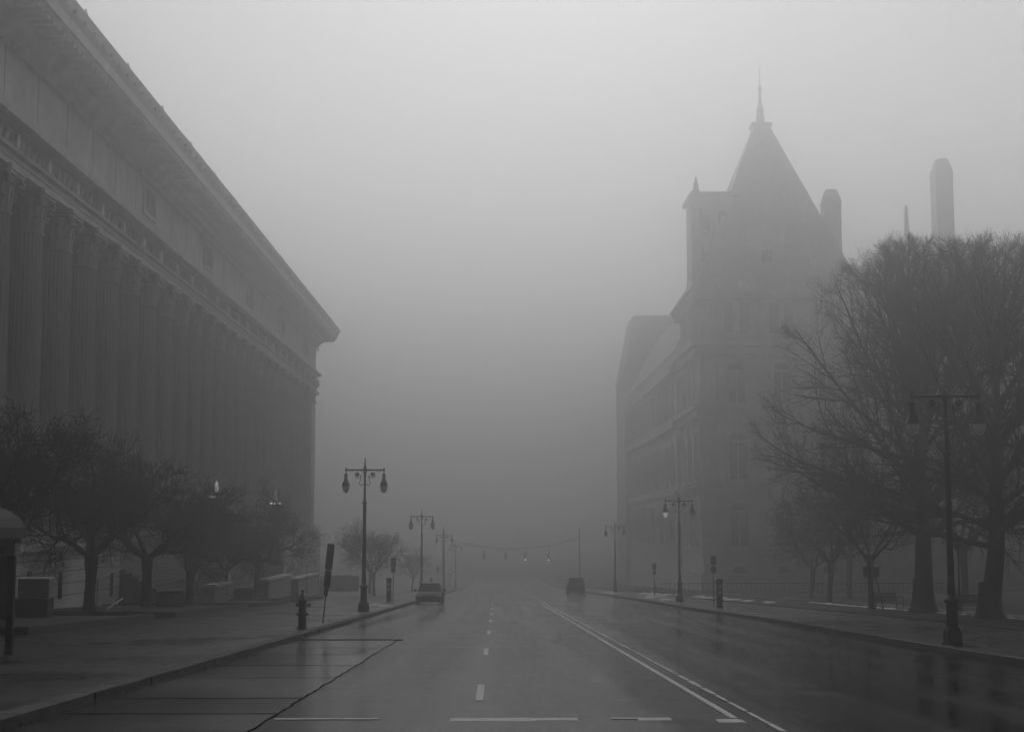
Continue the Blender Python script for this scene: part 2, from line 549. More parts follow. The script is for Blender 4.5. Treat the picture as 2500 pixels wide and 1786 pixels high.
XA = -23.0
sweep([(0, 18.7), (.0, 19.02), (.06, 19.03), (.06, 19.3), (.25, 19.36), (.3, 19.5), (.0, 19.52), (-2.2, 19.52), (-2.2, 18.7)], XA, Y0, YE, -60).build('architrave', M['granite'], bld)
sweep([(-.04, 19.52), (-.04, 20.5), (-2.0, 20.5), (-2.0, 19.52)], XA, Y0, YE, -60).build('frieze', M['relief'], bld)
sweep([(.22, 20.72), (.55, 20.76), (.6, 20.98), (.5, 21.0), (.1, 21.2), (-.5, 21.2), (-.5, 20.5), (0, 20.5), (.02, 20.7)], XA, Y0, YE, -60).build('string_cornice', M['granite'], bld)
sweep([(-.05, 21.2), (-.05, 21.75), (-.12, 21.78), (-.12, 24.3), (-3, 24.3), (-3, 21.2)], XA, Y0, YE, -60).build('attic_wall', M['granite'], bld)
sweep([(-.12, 24.3), (.05, 24.32), (.12, 24.6), (.4, 24.7), (.5, 25.0), (.85, 25.15), (.95, 25.5), (2.05, 25.56), (2.1, 25.7), (2.25, 25.72), (2.3, 26.2), (2.5, 26.5), (2.65, 26.95), (2.5, 27.0), (-3, 27.0), (-3, 24.3)], XA, Y0, YE, -60).build('cornice', M['granite'], bld)
# carved frieze ornament: a medallion over each column with scrolls between
def frieze_ornament():
    mb = MB(); rnd = random.Random(1)
    for y in COLS + [D0 + DY * (K1 + 1)]:
        for k in range(5):
            yy = y + DY * (k + .75) / 5.6
            for s in (-1, 1):
                pts = [(XA, yy + s * .12 + .1 * math.cos(t) * (1 - t / 9), 20.0 + s * .14 + .22 * math.sin(t) * (1 - t / 9)) for t in [q * .7 for q in range(9)]]
                mb.tube(pts, .045, 4)
        mb.box(XA - .03, XA + .05, y + DY / 2 - .05, y + DY / 2 + .05, 19.6, 20.42)
        mb.tube([(XA, y + DY / 2 - .2, 20.3), (XA + .03, y + DY / 2, 20.0), (XA, y + DY / 2 + .2, 20.3)], .05, 4)
    mb.build('scroll_ornament', M['relief'], bld)
    for y in COLS:
        mb = MB()
        mb.add([(XA + (.12 if i else .16), y + .22 * (0 if i == 0 else 1) * math.cos(i * PI / 8), 20.02 + .38 * (0 if i == 0 else 1) * math.sin(i * PI / 8)) for i in range(17)],
               [(0, 1 + i, 1 + (i + 1) % 16) for i in range(16)])
        mb.add([(XA + q, y + .22 * math.cos(i * PI / 8), 20.02 + .38 * math.sin(i * PI / 8)) for q in (-.05, .12) for i in range(16)],
               [(i, (i + 1) % 16, 16 + (i + 1) % 16, 16 + i) for i in range(16)])
        mb.build('medallion', M['granite_pale'], bld)
    mb = MB()
    y = Y0 + 1
    while y < YE:
        mb.box(XA - .02, XA + .2, y, y + .14, 20.5, 20.7); y += .28
    d = mb.build('dentil_course', M['granite'], bld)
    mb = MB()
    for y in COLS + [COLS[-1] + DY]:
        yj = y - 1.6
        mb.box(XA - .13, XA - .112, yj - .03, yj + .03, 21.8, 24.28)
    mb.build('joint_lines', M['granite_dark'], bld)
    mb = MB()
    for y in COLS + [COLS[-1] + DY]:
        mb.lathe([(.0, .1), (.16, .06), (.2, -.05), (.12, -.16), (.0, -.2)], (XA + .1, y - 1.5, 24.4), 8)
        for q in range(8):
            yy = y - 1.5 + DY * (q + .5) / 8
            mb.frustum(XA + .02, yy, 24.12, 24.3, .1, .12, .22, .3)
    mb.build('bead_moulding', M['granite'], bld)
    mb = MB(); y = Y0 + 1
    while y < YE + 2:
        mb.box(XA + .9, XA + 2.0, y, y + .38, 25.36, 25.54); y += .81
    mb.build('modillion_course', M['granite'], bld)
    mb = MB(); y = Y0 + 1; i = 0
    while y < YE + 2:
        if i % 5 == 0: mb.frustum(XA + 2.55, y, 26.9, 27.25, .2, .3, .05, .1)
        mb.lathe([(.0, .12), (.14, .05), (.14, -.08), (.0, -.14)], (XA + 2.52, y, 26.55), 6)
        y += 1.62; i += 1
    mb.build('mask_course', M['granite'], bld)
frieze_ornament()
# carved panels in the attic, one every fourth bay
for yb in (34.4, 53.5, 72.9 - DY * 0, 91.2, 110.4, 129.8, 149.3, 168.5):
    if yb < 85 and yb > 60: continue
    mb = MB()
    for a, b_, c, d in ((yb - .25, yb + 3.1, 23.75, 23.95), (yb - .25, yb + 3.1, 22.0, 22.2), (yb - .25, yb, 22.2, 23.75), (yb + 2.85, yb + 3.1, 22.2, 23.75)):
        mb.box(XA - .13, XA + .05, a, b_, c, d)
    fr = mb.build('attic_panel', M['granite'], bld)
    mb = MB(); rnd = random.Random(int(yb))
    mb.box(XA - .13, XA - .06, yb, yb + 2.85, 22.2, 23.75)
    for q in range(7):
        y = yb + .2 + q * .4
        mb.tube([(XA - .04, y + rnd.uniform(-.1, .1), 22.25), (XA, y + rnd.uniform(-.1, .1), 22.9), (XA - .04, y + rnd.uniform(-.12, .12), 23.65)], [.07, .12, .07], 5)
    mb.build('carving', M['relief'], fr)

# fluted columns
def column_shaft():
    prof = []
    for i in range(9):
        t = i / 8; r = .93 - .13 * t ** 1.6; prof.append((r, 1.45 + (ZN - 1.45) * t))
    return MB().lathe(prof, flute=24, fl=.075, seg=144)
def column_base():
    return MB().box(-1.15, 1.15, -1.15, 1.15, ZB, 1.05).lathe([(1.13, 1.05), (1.17, 1.12), (1.13, 1.2), (1.0, 1.22), (.98, 1.28), (1.06, 1.32), (1.04, 1.4), (.95, 1.45)], n=24)
def capital():
    mb = MB()
    mb.lathe([(.8, ZN), (.88, ZN + .05), (.88, ZN + .14), (.78, ZN + .18), (.76, ZN + .9), (.84, ZN + 1.5), (1.0, ZN + 1.85)], n=20)
    for row, (z0, hgt, r0, out, n, ph) in enumerate(((ZN + .18, .75, .8, .28, 8, 0), (ZN + .55, 1.0, .8, .4, 8, PI / 8))):
        for k in range(n):
            a = ph + 2 * PI * k / n
            prof = [(r0 + .02, 0, .26), (r0 + .06, .4, .3), (r0 + .12, .75, .26), (r0 + out * .8, .98, .18), (r0 + out, .9, .12), (r0 + out * .95, .78, .05)]
            v = []
            for r, t, w in prof:
                for s in (-1, 0, 1):
                    ra = r + (0 if s else .05); an = a + s * w / ra * .9
                    v.append((ra * math.cos(an), ra * math.sin(an), z0 + hgt * t))
            f = [(i * 3 + j, i * 3 + j + 1, i * 3 + j + 4, i * 3 + j + 3) for i in range(len(prof) - 1) for j in range(2)]
            mb.add(v, f)
            mb.lathe([(0, .1), (.09, .05), (.1, -.03), (0, -.1)], ((r0 + out * .95) * math.cos(a), (r0 + out * .95) * math.sin(a), z0 + hgt * .86), 6)
    for k in range(4):                      # corner volutes
        a = PI / 4 + k * PI / 2; ca, sa = math.cos(a), math.sin(a)
        pts = [(.72, ZN + .9), (.86, ZN + 1.4), (1.1, ZN + 1.78), (1.36, ZN + 1.86), (1.47, ZN + 1.7), (1.42, ZN + 1.5), (1.28, ZN + 1.46), (1.22, ZN + 1.6), (1.31, ZN + 1.66)]
        mb.tube([(r * ca, r * sa, z) for r, z in pts], [.06, .08, .11, .13, .13, .12, .1, .08, .05], 6)
        a2 = k * PI / 2
        mb.lathe([(0, .16), (.13, .08), (.15, -.05), (0, -.15)], (.98 * math.cos(a2), .98 * math.sin(a2), ZN + 1.95), 7)
    # concave abacus
    v = []; n = 0; zs = (ZN + 1.87, ZN + 1.98, ZN + 2.05, ZT)
    grow = (0, .02, .1, .12)
    for z, g_ in zip(zs, grow):
        for k in range(4):
            a = PI / 4 + k * PI / 2
            for j, rr in ((-.06, 1.5), (.06, 1.5), (PI / 4 - .32, 1.13), (PI / 4, 1.04), (PI / 4 + .32, 1.13)):
                v.append(((rr + g_) * math.cos(a + j), (rr + g_) * math.sin(a + j), z))
    N = 20
    f = [(s * N + i, s * N + (i + 1) % N, (s + 1) * N + (i + 1) % N, (s + 1) * N + i) for s in range(3) for i in range(N)]
    f += [tuple(range(N)), tuple(range(3 * N, 4 * N))]
    mb.add(v, f)
    return mb
sh0 = column_shaft().build('column', M['marble'], bld, smooth=False)
cb0 = column_base().build('column_base', M['marble'], sh0, smooth=True)
cp0 = capital().build('capital', M['marble'], sh0, smooth=False)
sh0.location = (XC, COLS[0], 0)
for y in COLS[1:]:
    c = sh0.copy(); COL.objects.link(c); c.parent = bld; c.location = (XC, y, 0)
    for k in (cb0, cp0):
        q = k.copy(); COL.objects.link(q); q.parent = c
# corner pier, with a capital band
pr = MB().box(-26, -23.12, 176.6, YE - .05, ZB, 18.7).build('corner_pier', M['marble'], bld)
MB().box(-26.05, -22.95, 176.4, YE + .12, 17.2, 17.5).box(-26.05, -22.7, 176.2, YE + .4, 18.3, 18.69).box(-26.05, -22.85, 176.3, YE + .25, ZB, 1.6).build('pier_moulding', M['granite'], pr)
# inner wall behind the columns, ceiling of the colonnade, far end wall, roof
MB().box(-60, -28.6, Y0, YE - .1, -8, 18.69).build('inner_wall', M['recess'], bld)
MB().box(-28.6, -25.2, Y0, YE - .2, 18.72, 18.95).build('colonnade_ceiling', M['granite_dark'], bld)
MB().box(-28.55, -26.02, YE - 2.4, YE - .1, ZB, 18.69).build('end_wall', M['granite'], bld)
MB().prism([(-58, 26.9), (-21.5, 26.95), (-30, 29.5), (-50, 29.5)], Y0 + .5, YE).build('roof', M['slate'], bld)
# arched windows of the inner wall
def arch_poly(w, h0, h1, n=8):
    return [(-w / 2, h0), (w / 2, h0)] + [(w / 2 * math.cos(PI * i / n), h1 - w / 2 + w / 2 * math.sin(PI * i / n)) for i in range(n + 1)]
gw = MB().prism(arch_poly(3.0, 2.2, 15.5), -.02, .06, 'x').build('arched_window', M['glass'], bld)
mb = MB()
for s in (-1, 0, 1): mb.box(.06, .16, s * .75 - .05, s * .75 + .05, 2.2, 14.0)
for z in (4.5, 7, 9.5, 12, 14): mb.box(.065, .15, -1.5, 1.5, z, z + .12)
wf = mb.build('window_frame', M['sign_back'], gw)
gw.location = (-28.6, COLS[0] + DY / 2, 0)
for y in COLS[1:]:
    c = gw.copy(); COL.objects.link(c); c.parent = bld; c.location = (-28.6, y + DY / 2, 0)
    q = wf.copy(); COL.objects.link(q); q.parent = c
# stylobate: a coursed plinth in two lengths with the steps between, narrow openings low in the wall
def plinth(y0, y1, nm):
    mb = MB()
    mb.box(-28.7, -22.35, y0, y1, -9, .55)
    mb.box(-28.7, -22.15, y0 - .1, y1 + .1, .55, ZB)
    p = mb.build(nm, M['granite'], bld)
    z = .1; g = MB()
    while z > G(-22, y0) - 1:
        g.box(-22.36, -22.335, y0, y1, z - .035, z); z -= .62
    g.build('course_joint', M['recess'], p)
    y = y0 + 3
    while y < y1 - 1:
        zg = G(-22, y)
        MB().box(-22.4, -22.33, y, y + .62, zg + .7, zg + 2.05).build('plinth_opening', M['glass'], p); y += DY
plinth(26.5, 85.0, 'plinth')
plinth(142.0, 181.0, 'plinth')
# entrance flight between the plinths
mb = MB()
n = 22
for i in range(n):
    zt = .8 - i * (5.0 / n); x = -24.6 + i * .36
    mb.box(-28.7, x, 85.1 + i * .05, 141.9 - i * .05, zt - 5.2 / n - 3.4, zt)
mb.build('entrance_steps', M['granite_dark'], bld)

# low parapet walls with pale coping beside the entrance, pedestals of the bronze lamps
def low_wall(name, lab, x0, x1, y0, y1, top, cat='wall', posts=False, group=None):
    zg = min(G(x0, y0), G(x1, y1)) - .1
    zt = G((x0 + x1) / 2, (y0 + y1) / 2) + top
    t = thing(name, lab, cat, (0, 0, 0), 0, group)
    MB().box(x0, x1, y0, y1, zg, zt - .16).build('wall_body', M['granite_dark'], t)
    MB().box(x0 - .1, x1 + .1, y0 - .1, y1 + .1, zt - .16, zt).build('coping', M['granite'], t)
    if posts:
        b = MB(); q = y0 + .4
        while q < y1 - .3:
            b.box(x1 - .005, x1 + .06, q, q + .16, zg + .5, zt - .3); q += .45
        b.build('baluster_relief', M['granite_pale'], t)
    return t
low_wall('parapet_wall', 'low stone wall with pale coping behind the third street tree of the left row', -18.0, -17.4, 88.5, 93.5, 1.45)
low_wall('parapet_wall', 'low pale balustraded wall between the two lit candelabra lamps', -17.2, -16.6, 104, 115.5, 1.9, posts=True)
low_wall('parapet_wall', 'stepped pale wall end to the right of the last small tree on the left', -17.0, -16.4, 118, 131, 2.0, posts=True)
low_wall('terrace_wall', 'long low terrace wall with pale coping standing across the far corner of the colonnade', -30, -17.6, 182.0, 182.7, 2.2)

def electrolier(loc, zt, label):
    """bronze candelabrum: pedestal, ring of globes, crown of globes; zt = height of the upper ring above the foot"""
    t = thing('candelabra_lamp', label, 'lamp', loc, 0, 'candelabra lamps by the entrance')
    MB().box(-.9, .9, -.9, .9, -.5, 2.6).box(-1.05, 1.05, -1.05, 1.05, 2.6, 2.85).build('pedestal', M['granite'], t)
    MB().lathe([(.7, 2.85), (.75, 3.3), (.5, 3.7), (.55, 4.4), (.35, 5.0), (.25, zt - 1.5), (.5, zt - 1.05), (.18, zt - .9), (.15, zt + .3)], n=14).build('stem', M['iron'], t, smooth=True)
    for z, r, n, s, mm in ((zt, .42, 8, .075, 'globe_lit'), (zt - .95, .44, 8, .04, 'globe_dim')):
        b = MB(); b.lathe([(r - .06, z - .14), (r + .04, z - .12), (r + .04, z - .08), (r - .06, z - .06)], n=16)
        for i in range(n):
            a = 2 * PI * i / n; b.tube([(.1 * math.cos(a), .1 * math.sin(a), z - .25), (r * math.cos(a), r * math.sin(a), z - .1)], .025, 4)
        ring = b.build('lamp_ring', M['iron'], t)
        for i in range(n):
            a = 2 * PI * i / n
            MB().lathe([(.01, -s), (s * .8, -s * .5), (s, 0), (s * .8, s * .6), (.01, s)], (r * math.cos(a), r * math.sin(a), z), 8).build('lamp_globe', M[mm], ring, smooth=True)
    MB().lathe([(.02, zt + .32), (.13, zt + .38), (.16, zt + .55), (.14, zt + .85), (.06, zt + 1.02), (.01, zt + 1.1)], n=10, flute=5, fl=.05).build('crown_lantern', M['globe_crown'], t, smooth=True)
    return t
for (x, y, zr, lab) in ((-18.9, 96.0, 3.72, 'lit bronze candelabra lamp showing above the fourth tree, the left of two'),
                        (-18.9, 121.6, 3.69, 'lit bronze candelabra lamp with two rings of globes, the right of two')):
    electrolier((x, y, G(x, y)), zr - G(x, y), lab)

# ------------------------------------------------------------------ planting beds with stone edging
def bed(y0, y1, lab, x0=-21.5, x1=-13.6):
    t = thing('planting_bed', lab, 'planting bed', (0, 0, 0), 0, 'raised beds under the left row of trees')
    e = MB(); s = MB()
    for a, b in zip(steps(y0, y1, 2), steps(y0, y1, 2)[1:]):
        e.add([(x1, a, G(x1, a)), (x1, b, G(x1, b)), (x1, b, G(x1, b) + .36), (x1, a, G(x1, a) + .36), (x1 - .3, b, G(x1, b) + .36), (x1 - .3, a, G(x1, a) + .36), (x1 - .3, b, G(x1, b)), (x1 - .3, a, G(x1, a))],
              [(0, 1, 2, 3), (3, 2, 4, 5), (5, 4, 6, 7)])
        s.add([(x0, a, G(x0, a) + .3), (x1 - .3, a, G(x1, a) + .3), (x1 - .3, b, G(x1, b) + .3), (x0, b, G(x0, b) + .3)], [(0, 1, 2, 3)])
    for a, b in ((y0 - .3, y0), (y1, y1 + .3)):
        e.add([(x0, a, G(x0, a)), (x1, a, G(x1, a)), (x1, b, G(x1, b)), (x0, b, G(x0, b)), (x0, a, G(x0, a) + .36), (x1, a, G(x1, a) + .36), (x1, b, G(x1, b) + .36), (x0, b, G(x0, b) + .36)],
              [(0, 3, 2, 1), (4, 5, 6, 7), (0, 1, 5, 4), (1, 2, 6, 5), (2, 3, 7, 6), (3, 0, 4, 7)])
    e.build('stone_edging', M['kerbm'], t)
    s.build('bed_soil', M['soil'], t)
bed(42.2, 56.8, 'nearest stone edged planting bed, with the grey topped planter box on it')
bed(61.2, 78.4, 'middle stone edged planting bed, holding two trees and a dark planter box')
bed(82.5, 94, 'third stone edged planting bed, beyond the middle bed')
bed(98, 112, 'farthest stone edged planting bed, under the last two small trees')

def planter(x, y, lab, block=True, rz=.12):
    t = thing('planter_box', lab, 'planter', (x, y, G(x, y) + .3), rz, 'dark planter boxes on the beds')
    MB().box(-.65, .65, -.65, .65, -.05, .72).build('planter_tub', M['dark_paint'], t, bevel=.03)
    if block:
        MB().box(-.5, .62, -.3, .6, .72, 1.42).build('top_block', M['granite_dark'], t, bevel=.02)
        MB().box(-.54, .66, -.34, .64, 1.42, 1.47).build('block_cap', M['granite'], t)
    else:
        MB().box(-.58, .58, -.58, .58, .72, .8).build('planter_rim', M['dark_paint'], t)
    return t
planter(-17.4, 54.0, 'dark planter box topped by a grey stone block, left of the knobbly tree')
planter(-16.9, 74.5, 'dark low planter box between the second and third trees', False)
planter(-17.2, 97.5, 'dark low planter box before the last two trees of the row', False)

# handrails beside the ramp between the beds
def rail(pts, lab):
    t = thing('handrail', lab, 'handrail', pts[0], 0)
    p0 = Vector(pts[0]); q = [Vector(p) - p0 for p in pts]
    MB().tube([(p.x, p.y, p.z + .95) for p in q] , .025, 6).build('rail', M['metal'], t)
    b = MB()
    for p in q: b.tube([(p.x, p.y, p.z - .1), (p.x, p.y, p.z + .95)], .022, 6)
    b.build('rail_post', M['metal'], t)
rail([(-17.2, 61.9, G(0, 61.9) + .7), (-17.6, 65.5, G(0, 65.5) + 1.05), (-18.0, 69.2, G(0, 69.2) + 1.3)], 'thin metal handrail sloping up between the first and second tree trunks')
rail([(-15.8, 58.2, G(0, 58.2) - .45), (-15.8, 60.7, G(0, 60.7) - .05)], 'short metal handrail low in the gap between two beds')

# ------------------------------------------------------------------ bare trees
def fast_mesh(name, chunks, m):
    """chunks: list of (points (n,k,3), radii (n,k), sides)"""
    V = []; Fc = []; off = 0
    for P, R, s in chunks:
        n, k, _ = P.shape
        T = np.empty_like(P); T[:, 1:-1] = P[:, 2:] - P[:, :-2]; T[:, 0] = P[:, 1] - P[:, 0]; T[:, -1] = P[:, -1] - P[:, -2]
        T /= np.linalg.norm(T, axis=2, keepdims=True) + 1e-9
        ref = np.where(np.abs(T[:, :1, 2:3]) > .85, np.array([1., 0, 0]), np.array([0, 0, 1.]))
        U = np.cross(T, np.broadcast_to(ref, T.shape)); U /= np.linalg.norm(U, axis=2, keepdims=True) + 1e-9
        W = np.cross(T, U)
        a = 2 * np.pi * np.arange(s) / s
        v = P[:, :, None] + R[:, :, None, None] * (U[:, :, None] * np.cos(a)[None, None, :, None] + W[:, :, None] * np.sin(a)[None, None, :, None])
        V.append(v.reshape(-1, 3))
        i = np.arange(n)[:, None, None] * (k * s); j = np.arange(k - 1)[None, :, None] * s; q = np.arange(s)[None, None, :]; q2 = (q + 1) % s
        f = np.stack([i + j + q, i + j + q2, i + j + s + q2, i + j + s + q], -1).reshape(-1, 4) + off
        Fc.append(f); off += n * k * s
    V = np.concatenate(V); Fc = np.concatenate(Fc)
    me = bpy.data.meshes.new(name)
    me.vertices.add(len(V)); me.vertices.foreach_set('co', V.ravel().astype(np.float32))
    me.loops.add(Fc.size); me.loops.foreach_set('vertex_index', Fc.ravel().astype(np.int32))
    me.polygons.add(len(Fc)); me.polygons.foreach_set('loop_start', np.arange(0, Fc.size, 4, dtype=np.int32))
    me.update(calc_edges=True); me.materials.append(m)
    me.polygons.foreach_set('use_smooth', np.ones(len(Fc), dtype=bool))
    return me

def unit(a): return a / (np.linalg.norm(a, axis=-1, keepdims=True) + 1e-9)

def grow(rng, P0, D0, L, R0, k, wob, trop, taper=.45, curl=None):
    n = len(P0); P = np.empty((n, k + 1, 3)); P[:, 0] = P0; D = unit(D0)
    st = (L / k)[:, None]
    t3 = np.array([0, 0, 1.])
    for i in range(k):
        tr = trop(i / k) if callable(trop) else trop
        D = unit(D + rng.normal(0, wob, (n, 3)) + t3 * tr)
        P[:, i + 1] = P[:, i] + D * st
    R = R0[:, None] * (1 - (1 - taper) * np.linspace(0, 1, k + 1)[None])
    return P, R

def spawn(rng, P, R, per, t0, t1, ang, dang, ratio=.5, flat=0.):
    n, k, _ = P.shape
    t = t0 + (t1 - t0) * (np.arange(per)[None] + rng.uniform(0, 1, (n, per))) / per
    x = t * (k - 1) * .9999; i = x.astype(int); fr = (x - i)[..., None]
    ii = np.arange(n)[:, None]
    p = P[ii, i] * (1 - fr) + P[ii, i + 1] * fr
    T = unit(P[ii, i + 1] - P[ii, i])
    r = (R[ii, i] * (1 - fr[..., 0]) + R[ii, i + 1] * fr[..., 0])
    rnd = unit(rng.normal(0, 1, T.shape)); rnd[..., 2] *= (1 - flat)
    side = unit(rnd - (rnd * T).sum(-1, keepdims=True) * T)
    a = ang + rng.normal(0, dang, t.shape)
    d = T * np.cos(a)[..., None] + side * np.sin(a)[..., None]
    return p.reshape(-1, 3), d.reshape(-1, 3), t.ravel(), (r * ratio).ravel()

def big_tree_mesh(seed, H, Wd, rt):
    rng = np.random.default_rng(seed)
    P, R = grow(rng, np.array([[0, 0, -.2]]), np.array([[0., 0, 1]]), np.array([H * .74]), np.array([rt]), 12, .035, .05, .12)
    # flared foot
    foot = np.linspace(0, 1, 13); R[0] = rt * np.where(foot < .45, 1 - .35 * foot / .45, .65 * (1 - (foot - .45) / .58) + .02)
    fine = np.array([[-.3, 0, 0]]);
    zf = np.array([-.3, 0, .25, .6, 1.1, 1.7]); Pf = np.stack([np.zeros(6), np.zeros(6), zf], -1)[None]; Rf = (rt * np.array([2.0, 1.7, 1.35, 1.15, 1.05, .98]))[None]
    Pf = Pf + np.array([P[0, 0, 0], P[0, 0, 1], 0])
    trunk = [(P, R, 10), (Pf, Rf, 10)]
    crown = []
    n1 = 36
    t = .26 + .73 * (np.arange(n1) + rng.uniform(0, .8, n1)) / n1
    x = t * 11.999; i = x.astype(int); fr = (x - i)[:, None]
    p = P[0, i] * (1 - fr) + P[0, i + 1] * fr
    az = np.arange(n1) * 2.4 + rng.uniform(-.4, .4, n1)
    el = np.radians(8 + 74 * np.clip((t - .24) / .76, 0, 1) ** .8)
    d = np.stack([np.cos(az) * np.cos(el), np.sin(az) * np.cos(el), np.sin(el)], -1)
    # crown envelope: a dome, branches end on it
    C0 = np.array([0, 0, H * .44]); A = np.array([Wd * 1.04, Wd * 1.04, H * .56])
    def env(p, d):
        q = (p - C0) / A; e = d / A
        a_ = (e * e).sum(-1); b_ = (q * e).sum(-1); c_ = (q * q).sum(-1) - 1
        return np.clip((-b_ + np.sqrt(np.clip(b_ * b_ - a_ * c_, 0, None))) / a_, .25, 30)
    Lm = env(p, d) * rng.uniform(.9, 1.0, n1)
    r1 = np.clip(rt * .4 * (1 - .6 * t), .04, 1)
    P1, R1 = grow(rng, p, d, Lm, r1, 9, .06, lambda q: -.01 if q < .4 else .04, .22)
    crown.append((P1, R1, 6))
    p2, d2, t2, r2 = spawn(rng, P1, R1, 11, .15, 1, .6, .13, .55)
    L2 = np.repeat(Lm, 11) * (.42 - .2 * t2) * rng.uniform(.8, 1.2, len(t2)) + .6
    L2 = np.minimum(L2, env(p2, d2) * rng.uniform(.85, 1.05, len(t2)))
    P2, R2 = grow(rng, p2, d2, L2, np.clip(r2, .016, .2), 6, .09, .03, .35)
    crown.append((P2, R2, 4))
    p3, d3, t3, r3 = spawn(rng, P2, R2, 9, .12, 1, .55, .15, .6)
    L3 = np.repeat(L2, 9) * (.5 - .22 * t3) * rng.uniform(.7, 1.2, len(t3)) + .15
    L3 = np.minimum(L3, env(p3, d3) * rng.uniform(.95, 1.15, len(t3)) + .22)
    P3, R3 = grow(rng, p3, d3, L3, np.clip(r3, .009, .1), 4, .10, .03, .5)
    crown.append((P3, R3, 3))
    p4, d4, t4, r4 = spawn(rng, P3, R3, 6, .15, 1, .55, .15, .7)
    L4 = (np.repeat(L3, 6) * .5) * rng.uniform(.6, 1.2, len(t4)) + .12
    P4, R4 = grow(rng, p4, d4, L4, np.full(len(t4), .006), 2, .1, .05, .6)
    crown.append((P4, R4, 3))
    return fast_mesh('trunk', trunk, M['bark_pale']), fast_mesh('crown', crown, M['twig'])

def small_tree_mesh(seed, rt=.25, fork=2.3, Wd=4.4, nl=6, twist=.22, per=(11, 9, 8), dens=1.0):
    rng = np.random.default_rng(seed)
    P, R = grow(rng, np.array([[0, 0, -.2]]), np.array([[rng.normal(0, .06), rng.normal(0, .06), 1]]), np.array([fork + .2]), np.array([rt]), 6, .05, .05, .85)
    R[0] = rt * np.array([1.45, 1.08, .95, .92, .95, 1.12, 1.2])[:7]
    trunk = [(P, R, 10)]
    tip = P[0, -1]
    az = np.arange(nl) * 2 * np.pi / nl + rng.uniform(-.35, .35, nl)
    el = np.radians(rng.uniform(36, 68, nl))
    d = np.stack([np.cos(az) * np.cos(el), np.sin(az) * np.cos(el), np.sin(el)], -1)
    p = np.repeat(tip[None], nl, 0) - np.array([0, 0, .12]) * rng.uniform(0, 2.5, nl)[:, None]
    L1 = Wd * rng.uniform(.85, 1.15, nl)
    P1, R1 = grow(rng, p, d, L1, np.full(nl, rt * .55), 8, twist, .04, .3)
    trunk.append((P1, R1, 7))
    crown = []
    a, b, c = per
    p2, d2, t2, r2 = spawn(rng, P1, R1, a, .22, 1, .85, .25, .55)
    L2 = Wd * (.62 - .25 * t2) * rng.uniform(.6, 1.15, len(t2))
    P2, R2 = grow(rng, p2, d2, L2, np.clip(r2, .022, .2), 7, .17, lambda q: .14 if q < .5 else -.02, .3)
    crown.append((P2, R2, 5))
    p3, d3, t3, r3 = spawn(rng, P2, R2, b, .15, 1, .8, .25, .55)
    L3 = np.repeat(L2, b) * (.55 - .2 * t3) * rng.uniform(.6, 1.2, len(t3)) + .25
    P3, R3 = grow(rng, p3, d3, L3, np.clip(r3, .011, .1), 5, .16, lambda q: .1 if q < .5 else -.04, .45)
    crown.append((P3, R3, 3))
    p4, d4, t4, r4 = spawn(rng, P3, R3, c, .15, 1, .75, .25, .7)
    L4 = (np.repeat(L3, c) * .5) * rng.uniform(.6, 1.3, len(t4)) + .15
    P4, R4 = grow(rng, p4, d4, L4, np.full(len(t4), .011), 3, .16, 0, .6)
    crown.append((P4, R4, 3))
    return fast_mesh('trunk', trunk, M['bark']), fast_mesh('crown', crown, M['bark'])

def place_tree(name, meshes, loc, rz, sc, label, group, cat='tree'):
    t = thing(name, label, cat, loc, rz, group)
    for nm, me in zip(('trunk', 'crown'), meshes):
        o = bpy.data.objects.new(nm, me); COL.objects.link(o); o.parent = t
    t.scale = sc if isinstance(sc, tuple) else (sc,) * 3
    return t

small = [small_tree_mesh(11), small_tree_mesh(23, .27, 2.1, 4.6, 7), small_tree_mesh(37, .24, 2.4, 4.2, 6)]
for (x, y, v, rz, sc, lab) in (
        (-17.5, 51.4, 1, .4, 1.05, 'bare spreading tree behind the bus shelter, first in the left row'),
        (-17.9, 63.2, 0, .9, 1.05, 'bare tree with knobbly fork, second in the left row, next to the stone topped planter'),
        (-18.0, 73.8, 2, 2.6, 1.05, 'bare tree with straight trunk right of the sloping handrail, third in the left row'),
        (-18.2, 85.2, 1, 4.0, .9, 'bare tree in front of the pale parapet wall, fourth in the left row'),
        (-18.2, 95.4, 0, 5.1, .8, 'bare tree just left of the first lit candelabra, fifth in the left row'),
        (-18.0, 107.5, 2, .2, 1.08, 'bare tree at the far end of the left row, arching towards the street')):
    place_tree('street_tree', small[v], (x, y, G(x, y) + .3), rz, sc, lab, 'bare trees along the colonnade')
thin = small_tree_mesh(51, .13, 1.9, 3.2, 6, .12, (7, 6, 5))
for (x, y, rz, sc, lab) in ((-11.4, 133, .3, 1.1, 'faint bare young tree in the fog left of the second left lamp'),
                            (-13.5, 152, 1.3, 1.3, 'very faint bare tree far behind the terrace wall'),
                            (-10.5, 176, 2.3, .9, 'ghostly bare tree behind the far left lamps')):
    place_tree('young_tree', thin, (x, y, G(x, y) + WALK), rz, sc, lab, 'young bare trees')

